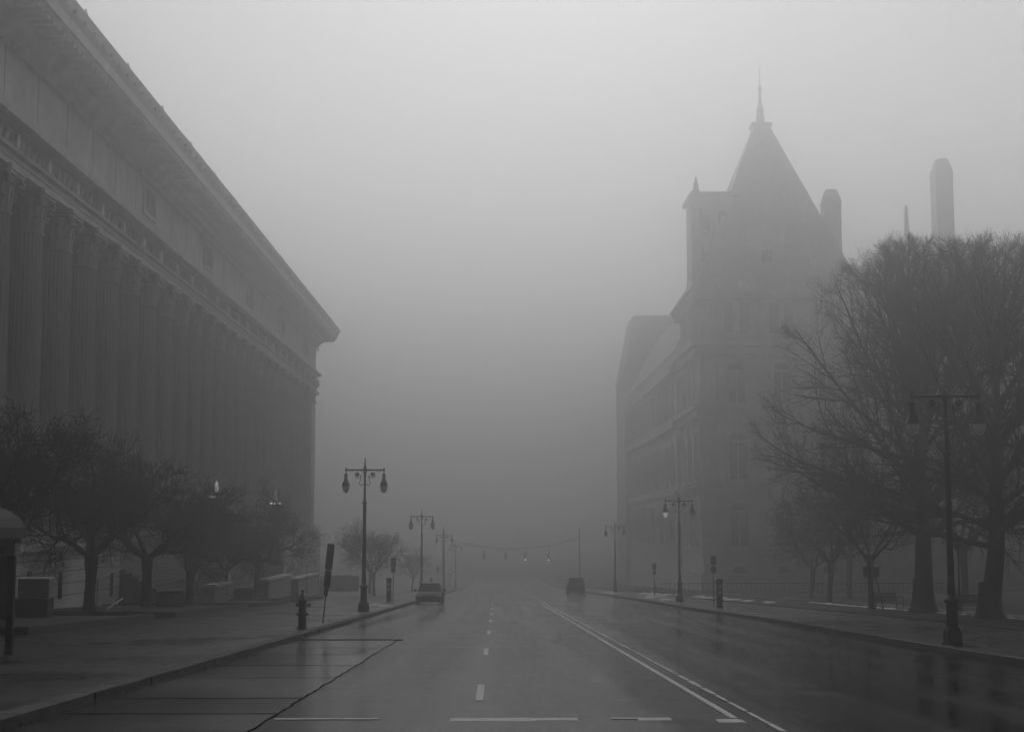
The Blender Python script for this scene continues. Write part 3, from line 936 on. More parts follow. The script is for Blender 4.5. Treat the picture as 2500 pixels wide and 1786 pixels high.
big = [big_tree_mesh(5, 18.8, 8.0, .5), big_tree_mesh(8, 18.0, 7.6, .5)]
for (x, y, v, rz, sc, lab) in (
        (21.36, 71.9, 0, 1.1, 1.0, 'tall bare tree with a rounded crown, left of the nearest right street lamp'),
        (21.43, 62.4, 1, 2.2, .93, 'tall bare tree with thick trunk just right of the nearest right street lamp'),
        (23.6, 46.0, 0, 3.6, .9, 'tall bare tree whose branches reach in at the right edge'),
        (36.0, 74.0, 1, 5.0, .8, 'tall bare tree deeper in the park behind the right pair')):
    place_tree('park_tree', big[v], (x, y, G(x, y) + WALK), rz, sc, lab, 'tall bare park trees')
for (x, y, rz, sc, lab) in ((20.41, 78.2, .5, (1.25, 1.25, 1.45), 'small staked bare tree with a dark box on its trunk'),
                            (24.76, 112.9, 1.5, 1.3, 'small bare tree in the fog before the arched basement door'),
                            (22.99, 99.4, 2.5, 1.45, 'slender bare tree between the staked tree and the farther small one'),
                            (29, 118, .9, 1.8, 'faint medium bare tree in front of the stone pavilion'),
                            (30, 92, 3.9, 1.9, 'bare tree behind the staked tree on the park lawn'),
                            (37, 84, 4.4, 2.0, 'bare tree behind the big trees deep in the park'),
                            (44, 100, 5.4, 2.1, 'dim bare tree far right in the park fog')):
    place_tree('young_tree', thin, (x, y, G(x, y) + WALK), rz, sc, lab, 'young bare trees')
# box and stakes on the staked tree
bx = thing('tree_box', 'dark square box fixed round the trunk of the small staked tree', 'box', (20.41, 78.2, G(20.41, 78.2) + WALK + 1.75))
MB().box(-.38, .38, -.25, .25, 0, .5).build('box_body', M['dark_paint'], bx, bevel=.02)
MB().box(-.44, .44, -.31, .31, .5, .56).build('box_lid', M['dark_paint'], bx)
st = MB().tube([(0, 0, 0), (-.45, -.1, 1.95)], .035, 5).tube([(-.75, .1, 0), (-.5, 0, 1.95)], .035, 5).build('tree_stake', M['bark'])
st.location = (21.0, 78.0, G(21, 78) + WALK - .05)
tag(st, 'pair of leaning wooden stakes propping the small boxed tree', 'stake')

# ------------------------------------------------------------------ street lamps
def arc_pts(cx, cz, r0, r1, a0, a1, n):
    return [(cx + (r0 + (r1 - r0) * i / n) * math.cos(a0 + (a1 - a0) * i / n), 0, cz + (r0 + (r1 - r0) * i / n) * math.sin(a0 + (a1 - a0) * i / n)) for i in range(n + 1)]
def street_lamp():
    t = thing('street_lamp', '', 'street lamp', (0, 0, 0), 0, 'black twin-armed street lamps')
    b = MB()
    b.lathe([(.29, -.1), (.29, .05), (.27, .08), (.27, .36), (.24, .38), (.24, .42), (.18, .5)], n=8)
    b.lathe([(.165, .5), (.155, 1.15), (.21, 1.18), (.215, 1.24), (.13, 1.32), (.1, 1.38)], n=12)
    b.build('lamp_base', M['iron'], t)
    b = MB()
    b.lathe([(.1, 1.38), (.12, 1.45), (.125, 1.55), (.105, 1.68), (.1, 1.74), (.105, 1.78), (.098, 1.8), (.097, 2.2), (.106, 2.22), (.106, 2.26), (.096, 2.28), (.094, 2.7), (.104, 2.72), (.104, 2.76), (.093, 2.78),
             (.084, 4.9), (.098, 4.95), (.098, 5.0), (.086, 5.05), (.084, 5.3), (.13, 5.34), (.13, 5.38), (.075, 5.42), (.062, 5.6), (.052, 6.5), (.07, 6.8), (.1, 6.93), (.12, 7.0), (.09, 7.08)], n=14, flute=7, fl=.006, seg=28)
    b.build('lamp_post', M['iron'], t, smooth=True)
    fin = MB().lathe([(.09, 7.08), (.05, 7.2), (.03, 7.4), (.02, 7.5), (.035, 7.53), (.035, 7.57), (.0, 7.6)], n=10).build('finial', M['iron'], t, smooth=True)
    arm = MB().tube([(-.95, 0, 7.0), (-.4, 0, 6.995), (0, 0, 7.0), (.4, 0, 6.995), (.95, 0, 7.0)], [.045, .04, .055, .04, .045], 8)
    for s in (-1, 1):
        arm.lathe([(.0, 7.14), (.03, 7.1), (.045, 7.04), (.055, 7.0), (.045, 6.93), (.0, 6.9)], (s * .95, 0, 0), 8)
    arm.build('cross_arm', M['iron'], t, smooth=True)
    for s in (-1, 1):
        sc = MB()
        pts = arc_pts(.37, 6.76, .05, .19, PI * 3.4, PI * 1.0, 22)
        pts += [(.19, 0, 6.68), (.23, 0, 6.5), (.27, 0, 6.35), (.24, 0, 6.24), (.16, 0, 6.22), (.12, 0, 6.3)]
        sc.tube([(s * x, y, z) for x, y, z in pts], .02, 5)
        sc.tube([(s * .12, 0, 6.26), (0, 0, 6.3)], .014, 5)
        m = MB().lathe([(.0, -.02), (.085, -.018), (.095, 0), (.085, .018), (.0, .02)], n=12)
        m.xform(Matrix.Translation((s * .37, 0, 6.76)) @ Matrix.Rotation(PI / 2, 4, 'X'))
        sc.add(m.v, m.f)
        sc.tube([(s * .6, 0, 6.97), (s * .66, 0, 6.86), (s * .74, 0, 6.9), (s * .8, 0, 6.97)], .01, 4)
        sc.build('scroll', M['iron'], t)
        h = MB().lathe([(.02, 6.92), (.02, 6.84), (.095, 6.8), (.08, 6.76), (.08, 6.55), (.1, 6.48), (.165, 6.36), (.185, 6.24), (.2, 6.22), (.2, 6.19)], (s * .95, 0, 0), 16)
        ho_ = h.build('lamp_hood', M['iron'], t, smooth=True)
        MB().lathe([(.18, 6.19), (.178, 6.1), (.15, 5.97), (.1, 5.88), (.04, 5.85)], (s * .95, 0, 0), 16).build('lamp_globe', M['globe'], ho_, smooth=True)
    return t
lamp0 = street_lamp()
lamps = [(-6.65, 71.4, 'black twin-armed street lamp on the left kerb, nearest and tallest there', 0, 0, 1),
         (-6.67, 125.7, 'black twin-armed street lamp behind the parked car on the left', 0, 0, 1),
         (-6.72, 180, 'faint twin-armed street lamp, third along the left kerb', 0, 0, 1),
         (-6.9, 235, 'faintest twin-armed street lamp at the far end of the left kerb', 0, 0, 1),
         (12.78, 40.33, 'nearest black twin-armed street lamp, on the right kerb before the tall trees', 0, 0, 1),
         (12.73, 100.2, 'black twin-armed street lamp on the right with its left globe lit', 0, 0, 1),
         (12.25, 149.4, 'faint twin-armed street lamp farthest along the right kerb', 0, 0, 1)]
LO = []
for i, (x, y, lab, rz, _, s) in enumerate(lamps):
    loc = (x, y, G(x, y) + WALK)
    if i == 0:
        lamp0.location = loc; lamp0['label'] = lab; o = lamp0
    else:
        o = dup(lamp0, loc, rz, lab)
    LO.append(o)
# nearest right lamp has lost its spire: short cap only
for c in kids(LO[4]):
    if c.name.startswith('finial'):
        c.data = MB().lathe([(.09, 7.08), (.075, 7.14), (.03, 7.17), (.0, 7.18)], n=10).build('finial_cap', M['iron']).data
        tmp = [o for o in COL.objects if o.name.startswith('finial_cap')][0]; bpy.data.objects.remove(tmp)
# lit globe of the second right lamp
for h in kids(LO[5]):
    for gq in kids(h):
        if gq.name.startswith('lamp_globe') and sum(v.co.x for v in gq.data.vertices) < 0:
            gq.data = gq.data.copy(); gq.data.materials.clear(); gq.data.materials.append(M['globe_dim']); gq['label'] = 'lit white globe'

# ------------------------------------------------------------------ hydrant
def hydrant(loc, label, rod=True, s=1.0):
    t = thing('fire_hydrant', label, 'hydrant', loc, 0, 'fire hydrants')
    MB().lathe([(.17, -.05), (.17, .02), (.135, .04), (.13, .44), (.2, .45), (.2, .52), (.13, .53), (.125, .86), (.15, .87), (.15, .92), (.12, .94)], n=16).build('barrel', M['iron'], t, smooth=True)
    MB().lathe([(.12, .94), (.14, .97), (.12, 1.05), (.07, 1.12), (.05, 1.14), (.045, 1.2), (.06, 1.21), (.05, 1.27), (.0, 1.3)], n=14).build('bonnet', M['metal'], t, smooth=True)
    for a, ln, r in ((0, .26, .06), (PI, .2, .045), (-PI / 2, .22, .08)):
        m = MB().lathe([(r, .05), (r, ln - .06), (r * 1.35, ln - .06), (r * 1.35, ln), (.02, ln + .02)], n=10)
        m.xform(Matrix.Translation((0, 0, .78)) @ Matrix.Rotation(a, 4, 'Z') @ Matrix.Rotation(PI / 2, 4, 'Y'))
        m.build('nozzle_cap', M['metal'] if a == 0 else M['iron'], t, smooth=True)
    MB().tube([(-.12, 0, .95), (-.17, 0, 1.0), (-.175, 0, 1.2)], .014, 5).build('chain_hook', M['iron'], t)
    if rod:
        MB().tube([(.1, .05, .95), (.12, .06, 1.4), (.12, .06, 2.05)], .009, 5).build('marker_rod', M['metal'], t)
    return t
hydrant((-6.33, 46.7, G(-6.33, 46.7) + WALK), 'black fire hydrant with thin marker rod at the left kerb')
hydrant((14.6, 133, G(14.6, 133) + WALK), 'small faint fire hydrant beyond the right snow heap', False)

# ------------------------------------------------------------------ signs on posts
def post_sign(loc, label, h, plates, tilt=0., rz=0., r=.03):
    t = thing('parking_sign', label, 'sign', loc, rz, 'parking signs on posts')
    t.rotation_euler = (0, tilt, rz)
    MB().tube([(0, 0, -.1), (0, 0, h)], r, 6).build('sign_post', M['metal'], t)
    for z0, z1, w in plates:
        m = MB(); rr = .03
        m.prism([(-w / 2 + rr, z0), (w / 2 - rr, z0), (w / 2, z0 + rr), (w / 2, z1 - rr), (w / 2 - rr, z1), (-w / 2 + rr, z1), (-w / 2, z1 - rr), (-w / 2, z0 + rr)], -.045, -.035)
        m.build('sign_plate', M['sign_back'], t)
    return t
post_sign((-6.42, 52.95, G(-6.4, 53) + WALK), 'leaning parking sign post beside the hydrant, two dark plates one above the other', 2.9,
          [(1.95, 2.9, .27), (1.3, 1.93, .24), (.98, 1.28, .16)], math.radians(5.5), 0, .028)
post_sign((-7.07, 97.3, G(-7, 97.3) + WALK), 'thin upright parking sign post right of the left pay machine', 3.0, [(2.4, 3.0, .36), (2.0, 2.36, .3)])
post_sign((12.54, 83.2, G(12.5, 83.2) + WALK), 'parking sign post left of the right pay machine', 3.0, [(2.45, 2.95, .32), (1.95, 2.35, .32)])
post_sign((12.9, 118, G(12.9, 118) + WALK), 'faint parking sign post in the fog between the two right lamps', 2.9, [(2.3, 2.85, .34), (1.95, 2.2, .3)])
post_sign((-7.0, 168, G(-7, 168) + WALK), 'faint parking sign post before the third left lamp', 3.1, [(2.3, 3.0, .3)])

# ------------------------------------------------------------------ pay machines
def pay_machine(loc, label, rz=0):
    t = thing('pay_machine', label, 'parking meter', loc, rz, 'parking pay machines')
    MB().box(-.2, .2, -.16, .16, -.05, .1).box(-.16, .16, -.13, .13, .1, 1.45).build('machine_body', M['dark_paint'], t, bevel=.02)
    MB().prism([(-.2, 1.42), (.24, 1.42), (.24, 1.55), (-.2, 1.66)], -.17, .17, 'x').build('solar_top', M['dark_paint'], t)
    MB().box(-.1, .1, -.145, -.131, 1.12, 1.32).build('screen', M['metal'], t)
    MB().box(-.09, .09, -.145, -.131, .78, 1.0).build('coin_panel', M['metal'], t)
    MB().box(-.32, .32, -.3, .3, -.05, .05).build('concrete_pad', M['granite_pale'], t)
pay_machine((-7.36, 97.3, G(-7.36, 97.3) + WALK), 'dark parking pay machine on the left pavement behind the nearest left lamp')
pay_machine((12.36, 79.9, G(12.36, 79.9) + WALK), 'dark parking pay machine on the right pavement beside a sign post')
pay_machine((-7.4, 160, G(-7.4, 160) + WALK), 'tiny faint pay machine behind the parked car')

# ------------------------------------------------------------------ bus shelter at the left edge
def shelter():
    x0, x1, y0, y1 = -11.9, -10.5, 28.5, 31.1
    z = G(-11, 29) + WALK
    t = thing('bus_shelter', 'dark framed glass bus shelter with a curved roof on the left pavement', 'bus shelter', (-11.3, 28.9, z))
    def L(x, y, zz): return (x + 11.3, y - 28.9, zz)
    for x in (x0, x1):
        for y in (y0, (y0 + y1) / 2, y1):
            if x == x1 and y not in (y0, y1): continue
            a = L(x, y, 0)
            MB().box(a[0] - .07, a[0] + .07, a[1] - .07, a[1] + .07, -.4, 2.35).build('shelter_post', M['dark_paint'], t)
    fr = MB()
    a = L(x0, y0, 0); b = L(x1, y1, 0)
    for zz in (2.3, .95, .4):
        fr.box(a[0] - .04, a[0] + .04, a[1], b[1], zz, zz + .08)
        fr.box(a[0], b[0], b[1] - .04, b[1] + .04, zz, zz + .08)
    fr.box(b[0] - .04, b[0] + .04, a[1], b[1], 2.25, 2.42)
    fr.box(a[0], b[0], a[1] - .04, a[1] + .04, 2.3, 2.4)
    fr.build('shelter_rail', M['dark_paint'], t)
    gl = MB().box(a[0] - .01, a[0] + .01, a[1] + .08, b[1] - .08, .48, 2.28).build('glass_pane', M['clear'], t)
    gl = MB().box(a[0] + .08, b[0] - .08, b[1] - .01, b[1] + .01, .48, 2.28).build('glass_pane', M['clear'], t)
    rf = MB(); n = 10; cx = (a[0] + b[0]) / 2; r = .95
    outer = [(cx + r * math.cos(PI * i / n), 2.42 + .72 * math.sin(PI * i / n)) for i in range(n + 1)]
    inner = [(cx + (r - .06) * math.cos(PI * i / n), 2.42 + .66 * math.sin(PI * i / n)) for i in range(n, -1, -1)]
    rf.prism(outer + inner, a[1] - .2, b[1] + .2)
    rf.build('curved_roof', M['tyre'], t)
    MB().prism([p for p in inner], b[1] + .1, b[1] + .12).build('gable_pane', M['dark_paint'], t)
    MB().box(b[0] - .1, b[0] + .13, b[1] - .25, b[1] + .14, 2.05, 2.3).build('route_panel', M['granite_dark'], t)
    MB().box(a[0] + .2, a[0] + .6, a[1] + .4, b[1] - .4, .45, .5).box(a[0] + .3, a[0] + .5, a[1] + .6, a[1] + .7, -.2, .45).box(a[0] + .3, a[0] + .5, b[1] - .8, b[1] - .7, -.2, .45).build('bench_seat', M['dark_paint'], t)
shelter()

# ------------------------------------------------------------------ benches in the park, park lamp
def bench(loc, rz, label):
    t = thing('park_bench', label, 'bench', loc, rz, 'park benches')
    s = MB()
    for i in range(4): s.box(-.75, .75, -.22 + i * .12, -.13 + i * .12, .43, .46)
    s.build('seat', M['iron'], t)
    s = MB()
    for i in range(4): s.box(-.75, .75, .26 + i * .02, .29 + i * .02, .52 + i * .11, .6 + i * .11)
    s.build('backrest', M['iron'], t)
    for x in (-.75, .75):
        MB().tube([(x, -.28, 0), (x, -.22, .25), (x, -.24, .45), (x, -.26, .66), (x, -.1, .7), (x, .2, .66), (x, .3, .5), (x, .22, .25), (x, .32, 0)], .025, 5).tube([(x, .28, .5), (x, .36, .92)], .025, 5).build('arm_frame', M['iron'], t)
bench((20.95, 76.6, G(20.95, 76.7) + WALK), .5, 'faint iron park bench just right of the staked tree')
bench((23.0, 69.9, G(23, 70) + WALK), -.5, 'iron park bench between the two tall trees, behind the nearest right lamp')
pl = thing('park_lamp', 'slim dark park lamp with a single round globe seen between the tall trees', 'lamp', (23.8, 73.8, G(23.8, 73.8) + WALK))
MB().lathe([(.16, -.1), (.14, .3), (.08, .4), (.06, .8), (.045, 2.9), (.07, 3.0), (.05, 3.1)], n=10).build('lamp_post', M['iron'], pl, smooth=True)
MB().lathe([(.07, 3.1), (.17, 3.2), (.2, 3.35), (.15, 3.5), (.05, 3.58), (.02, 3.7)], n=12).build('lamp_globe', M['dark_paint'], pl, smooth=True)

# ------------------------------------------------------------------ vehicles
def car(loc, rz, label, name, cat, W, L, H, belt, hood, st, paint, rear=False, boxy=False):
    """st: side outline stations (y, z_top of the body); the cab is a separate loft"""
    t = thing(name, label, cat, loc, rz)
    # lower body
    secs = []
    for y, zt, w in st:
        hw = W / 2 * w
        secs.append([(-hw * .92, y, .2), (-hw, y, .34), (-hw, y, zt * .72), (-hw * .95, y, zt * .93), (-hw * .8, y, zt), (0, y, zt * 1.015),
                     (hw * .8, y, zt), (hw * .95, y, zt * .93), (hw, y, zt * .72), (hw, y, .34), (hw * .92, y, .2)])
    n = len(secs[0]); v = [p for s in secs for p in s]; f = []
    for k in range(len(secs) - 1):
        for i in range(n):
            j = (i + 1) % n; f.append((k * n + i, k * n + j, (k + 1) * n + j, (k + 1) * n + i))
    f += [tuple(range(n)), tuple((len(secs) - 1) * n + i for i in range(n))]
    body = MB().add(v, f).build('body', M[paint], t, smooth=True)
    # cab
    ya, yb, yc, yd = hood           # base front, roof front, roof rear, base rear
    w0, w1 = W / 2 * .9, W / 2 * (.78 if boxy else .68)
    v = [(-w0, ya, belt), (w0, ya, belt), (w0, yd, belt), (-w0, yd, belt), (-w1, yb, H), (w1, yb, H), (w1, yc, H), (-w1, yc, H)]
    cab = MB().add(v, [(0, 3, 2, 1), (4, 5, 6, 7), (0, 1, 5, 4), (1, 2, 6, 5), (2, 3, 7, 6), (3, 0, 4, 7)]).build('cabin', M[paint], t, bevel=.06)
    def pane(p, nm):
        c = sum((Vector(q) for q in p), Vector()) / len(p); nrm = (Vector(p[1]) - Vector(p[0])).cross(Vector(p[2]) - Vector(p[0])).normalized()
        if nrm.dot(c - Vector((0, (ya + yd) / 2, belt))) < 0: nrm = -nrm
        q = [tuple(c + (Vector(x) - c) * .86 + nrm * .012) for x in p]; q2 = [tuple(c + (Vector(x) - c) * .86 - nrm * .02) for x in p]
        k = len(p); MB().add(q + q2, [tuple(range(k)), tuple(range(2 * k - 1, k - 1, -1))] + [(i, (i + 1) % k, k + (i + 1) % k, k + i) for i in range(k)]).build(nm, M['glass'], t)
    pane([v[0], v[1], v[5], v[4]], 'windscreen'); pane([v[3], v[2], v[6], v[7]], 'rear_window')
    for a, b, c, d in ((0, 3, 7, 4), (1, 2, 6, 5)):
        A, B, C_, D_ = (Vector(v[i]) for i in (a, b, c, d))
        for s0, s1 in ((.0, .5), (.5, 1.)):
            pane([tuple(A.lerp(B, s0)), tuple(A.lerp(B, s1)), tuple(D_.lerp(C_, s1)), tuple(D_.lerp(C_, s0))], 'side_window')
    for sx in (-1, 1):
        for y in (-L * .31, L * .3):
            wh = MB().lathe([(.2, -.11), (.31, -.11), (.33, -.08), (.33, .08), (.31, .11), (.2, .11)], n=20).xform(Matrix.Translation((sx * (W / 2 - .1), y, .33)) @ Matrix.Rotation(PI / 2, 4, 'Y')).build('tyre', M['tyre'], t, smooth=True)
            MB().lathe([(.05, .118), (.19, .1), (.21, .112), (.05, .1)], n=12).xform(Matrix.Translation((sx * (W / 2 - .1), y, .33)) @ Matrix.Rotation(sx * PI / 2, 4, 'Y')).build('rim', M['metal'], wh)
        MB().box(sx * W / 2 - .02 * sx if sx > 0 else -W / 2 - .2, W / 2 + .2 if sx > 0 else -W / 2 + .02, ya + .25, ya + .38, belt + .02, belt + .17).build('wing_mirror', M[paint], t, bevel=.03)
    yf = st[0][0]; yr = st[-1][0]
    for sx in (-1, 1):
        MB().box(min(sx * W * .25, sx * W * .46), max(sx * W * .25, sx * W * .46), yf - .03, yf + .1, .58, .7).build('headlight', M['lens_pale'], t, bevel=.02)
        if boxy: MB().box(min(sx * W * .4, sx * W * .47), max(sx * W * .4, sx * W * .47), yr - .1, yr + .03, .75, 1.15).build('tail_light', M['lens_red'], t)
        else: MB().box(min(sx * W * .28, sx * W * .46), max(sx * W * .28, sx * W * .46), yr - .1, yr + .03, .7, .84).build('tail_light', M['lens_red'], t)
    MB().box(-W * .24, W * .24, yf - .02, yf + .05, .62, .67).build('grille_trim', M['chrome'], t)
    MB().box(-W * .3, W * .3, yf - .015, yf + .05, .32, .52).build('grille', M['tyre'], t)
    MB().box(-W * .46, W * .46, yr - .05, yr + .08, .36, .56).build('rear_bumper', M['dark_paint'], t, bevel=.03)
    return t
# parked saloon facing the camera
cy = 98.5
car((-4.72, cy + 2.3, G(-4.7, cy + 2.3)), 0, 'dark parked saloon car facing the camera at the left kerb', 'parked_car', 'car', 1.85, 4.7, 1.42, .86,
    (-1.05, -.35, 1.1, 1.9), [(-2.33, .62, .86), (-2.2, .72, .95), (-1.2, .86, 1.0), (0, .9, 1.0), (1.5, .92, 1.0), (2.2, .88, .94), (2.35, .7, .88)], 'car_dark')
cy = 153
car((8.4, cy + 2.2, G(8.4, cy + 2.2)), PI, 'faint boxy off-road car parked on the right, seen from behind', 'parked_car', 'car', 1.9, 4.5, 1.85, .98,
    (-.95, -.6, 1.95, 2.1), [(-2.2, .8, .9), (-2.1, .92, .97), (-1.0, 1.0, 1.0), (1.0, 1.02, 1.0), (2.1, 1.02, .98), (2.2, .9, .95)], 'car_mid', boxy=True)

# ------------------------------------------------------------------ traffic signals on a span wire
wire_y = 215.0
pts = [(-8.2 + 20.5 * i / 20, wire_y, 0) for i in range(21)]
pts = [(x, y, .2 - 1.75 * (1 - ((i - 10) / 10) ** 2)) for i, (x, y, _) in enumerate(pts)]
w = MB().tube(pts, .05, 4).build('span_wire', M['iron'])
tag(w, 'sagging span wire carrying the traffic signals across the far street', 'wire')
for x, lab in ((-8.2, 'tall faint pole holding the left end of the signal wire'), (12.3, 'tall faint pole holding the right end of the signal wire')):
    t = thing('signal_pole', lab, 'pole', (x, wire_y, G(x, wire_y)), 0, 'poles of the signal wire')
    MB().lathe([(.25, -.3), (.25, .1), (.14, .15), (.1, 9.2), (.0, 9.3)], n=10).build('pole_shaft', M['iron'], t, smooth=True)
def signal(x, z, lab, lit):
    t = thing('traffic_light', lab, 'traffic light', (x, wire_y, z), 0, 'traffic lights hanging on the wire')
    MB().box(-.2, .2, -.14, .14, 0, 1.15).build('housing', M['dark_paint'], t, bevel=.03)
    zw = .2 - 1.75 * (1 - ((x - 2.05) / 10.25) ** 2)
    MB().tube([(0, 0, 1.1), (0, 0, zw - z)], .035, 4).build('hanger', M['iron'], t)
    for k in range(3):
        zz = .18 + k * .38
        MB().lathe([(.13, 0), (.135, .2), (.12, .2), (.115, .02)], n=12).xform(Matrix.Translation((0, -.14, zz)) @ Matrix.Rotation(PI / 2, 4, 'X')).build('visor', M['dark_paint'], t)
        MB().lathe([(.01, .03), (.09, .02), (.115, 0)], n=12).xform(Matrix.Translation((0, -.145, zz)) @ Matrix.Rotation(PI / 2, 4, 'X')).build('lens', M['globe_hot'] if (lit and k == 0) else M['glass'], t)
signal(4.13, -3.35, 'hanging traffic light with a bright lamp, left of the two lit ones', True)
signal(7.64, -3.4, 'hanging traffic light with a bright lamp, right of the two lit ones', True)
signal(-2.04, -3.1, 'dark hanging traffic light, leftmost on the wire', False)
signal(1.19, -3.15, 'dark hanging traffic light, just left of the lit pair', False)
ps = thing('pedestrian_signal', 'tiny lit pedestrian signal on a short post beyond the third left lamp', 'signal', (-7.0, 212, G(-7, 212)), 0)
MB().tube([(0, 0, -.2), (0, 0, 3.2)], .06, 6).build('signal_post', M['iron'], ps)
MB().box(-.2, .2, -.25, -.05, 2.5, 2.95).build('signal_box', M['dark_paint'], ps)
MB().box(-.09, .09, -.27, -.25, 2.65, 2.8).build('signal_face', M['globe_lit'], ps)

# ================================================================== great stone building with the pyramid roof (right)
cap = thing('chateau_building', 'great stone building with a steep pyramid roof, chimneys and arched windows fading into fog', 'building', (0, 0, 0))
YF = 195.0
X0, X1 = 28.1, 48.5
S = M['old_stone']
MB().box(X0, X1, YF, YF + 22, -10, 33.2).build('pavilion_wall', S, cap)
MB().box(X0 - .9, X1 + 2.4, YF - .9, YF + 22, 32.9, 33.5).box(X0 - 1.3, X1 + 2.8, YF - 1.3, YF + 22, 33.5, 34.3).build('eaves_cornice', S, cap)
def band(z0, z1, p, nm='string_course'):
    b = MB().box(X0 - p * .6, X1 + p * .6, YF - p * .6, YF + 22, z0, z0 + (z1 - z0) * .55).box(X0 - p, X1 + p, YF - p, YF + 22.0, z0 + (z1 - z0) * .55, z1)
    b.build(nm, S, cap)
band(25.3, 27.4, 1.6); band(16.8, 18.4, 1.3); band(6.6, 7.4, 1.0); band(-2.2, -1.5, .4)
MB().box(X0 - .5, X1 + .5, YF - .5, YF + 22, -10, -4.5).build('battered_base', S, cap)
# windows: arched, each with glass, surround, mullion and sill
def win(x, y, z0, z1, w, arched=True, face='f', parent=None, double=True):
    parent = parent or cap
    def tr(mb):
        if face == 's': mb.xform(Matrix.Translation((x, y, 0)) @ Matrix.Rotation(-PI / 2, 4, 'Z'))
        else: mb.xform(Matrix.Translation((x, y, 0)))
        return mb
    poly = arch_poly(w, z0, z1) if arched else [(-w / 2, z0), (w / 2, z0), (w / 2, z1), (-w / 2, z1)]
    g = tr(MB().prism(poly, -.03, .04)).build('window', M['glass'], parent)
    e = MB()
    if arched:
        ro, ri, zc = w / 2 + .4, w / 2, z1 - w / 2
        out = [(ro * math.cos(PI * i / 8), zc + ro * math.sin(PI * i / 8)) for i in range(9)]
        inn = [(ri * math.cos(PI * i / 8), zc + ri * math.sin(PI * i / 8)) for i in range(8, -1, -1)]
        for i in range(8):
            e.prism([out[i], out[i + 1], inn[7 - i], inn[8 - i]], -.4, .02)
        zt = zc
    else:
        zt = z1; e.box(-w / 2 - .35, w / 2 + .35, -.4, .02, z1, z1 + .45)
    for s in (-1, 1): e.box(min(s * w / 2, s * (w / 2 + .35)), max(s * w / 2, s * (w / 2 + .35)), -.38, .02, z0, zt)
    e.box(-w / 2 - .5, w / 2 + .5, -.5, .02, z0 - .35, z0)
    tr(e).build('window_surround', S, g)
    if double:
        m = MB().box(-.09, .09, -.1, -.03, z0, zt).box(-w / 2, w / 2, -.12, -.03, zt - .12, zt + .12)
        tr(m).build('mullion', M['granite_pale'], g)
for x in (33.0, 39.2, 45.4):
    win(x, YF, 18.7, 24.3, 2.3); win(x, YF, 8.2, 14.6, 2.4); win(x, YF, -.9, 5.1, 2.4)
    win(x, YF, -8, -3.6 if x < 40 else -3.2, 2.2, True, double=False)
for x in (31.9, 34.1, 38.2, 40.3, 44.4, 46.6): win(x, YF, 28.2, 32.6, 1.35, False, double=False)
for y in (199.5, 205.5, 211.5):
    win(X0, y, 18.7, 24.3, 2.3, face='s'); win(X0, y, 8.2, 14.6, 2.4, face='s'); win(X0, y, -.9, 5.1, 2.4, face='s')
    win(X0, y, 28.2, 32.6, 1.6, False, face='s', double=False)
# pilasters and quoins of the pavilion
for x in (X0 + .05, 30.3, 36.1, 42.3, X1 - 1.0):
    for z0, z1 in ((-1.5, 6.6), (7.4, 16.8), (18.4, 25.3), (27.4, 32.9)):
        MB().box(x, x + .9, YF - .3, YF + .01, z0, z1 - .6).box(x - .12, x + 1.02, YF - .42, YF + .01, z1 - .6, z1 - .05).build('pilaster', S, cap)
for y in (YF + .3, 202, 208, 214.5):
    for z0, z1 in ((-1.5, 6.6), (7.4, 16.8), (18.4, 25.3), (27.4, 32.9)): MB().box(X0 - .3, X0 + .01, y, y + .9, z0, z1).build('pilaster', S, cap)
# steep roof in two slopes with truncated top
rx, ry_ = 39.0, YF + 11.0
rf = MB()
rf.frustum(rx + .2, ry_, 34.3, 38.2, 25.5, 23.5, 20.3, 20.0)
rf.frustum(rx, ry_, 38.2, 60.6, 20.3, 20.0, 2.2, 2.2)
roof = rf.build('pyramid_roof', M['slate'], cap)
MB().box(rx - 1.5, rx + 1.5, ry_ - 1.5, ry_ + 1.5, 60.6, 61.1).build('roof_crest', M['slate'], roof)
MB().lathe([(.7, 61.1), (.5, 63.0), (.65, 63.3), (.3, 64.2), (.18, 66.2), (.4, 66.5), (.1, 67.2), (.05, 70.0)], (rx, ry_, 0), 10).build('spire', M['slate'], roof, smooth=True)
# big dormers
def dormer(x, y, w, z0, z1, side, nm='dormer'):
    d = MB()
    if side == 'f': d.box(x - w / 2, x + w / 2, y, y + 6, z0, z1).prism([(x - w / 2 - .3, z1), (x + w / 2 + .3, z1), (x, z1 + w * .55)], y - .1, y + 6)
    o = d.build(nm, S, cap)
    win(x, y, z0 + 1.0, z1 - .8, 1.5, True, double=False, parent=cap)
    for s in (-1, 1): MB().frustum(x + s * w / 2, y + .2, z1 - .5, z1 + 2.2, .6, .6, .1, .1).build('dormer_pinnacle', S, o)
dormer(37.6, YF + 1.2, 4.6, 34.3, 41.2, 'f')
dormer(45.0, YF + .6, 2.4, 34.3, 37.6, 'f')
for x in (29.6, 31.8): win(x, YF + 4, 43.6, 46.6, 1.1, True, double=False)
for x in (29.6, 31.8): win(x, YF + 4, 38.0, 41.4, 1.1, True, double=False)
for x in (29.4, 33.4, 35.4, 40.6, 43.0, 48.0):
    MB().frustum(x, YF - .6, 34.3, 35.3, .7, .7, .5, .5).frustum(x, YF - .6, 35.3, 36.6, .35, .35, .08, .08).build('eaves_finial', S, cap)
b = MB()
for i in range(26): b.box(X0 + .2 + i * .78, X0 + .52 + i * .78, YF - 1.15, YF - .9, 32.95, 33.45)
b.build('bracket_course', S, cap)
for z in (25.3, 16.8):
    b = MB()
    for i in range(26): b.box(X0 + .2 + i * .78, X0 + .5 + i * .78, YF - .85, YF - .02, z - .45, z)
    b.build('bracket_course', S, cap)
b = MB()
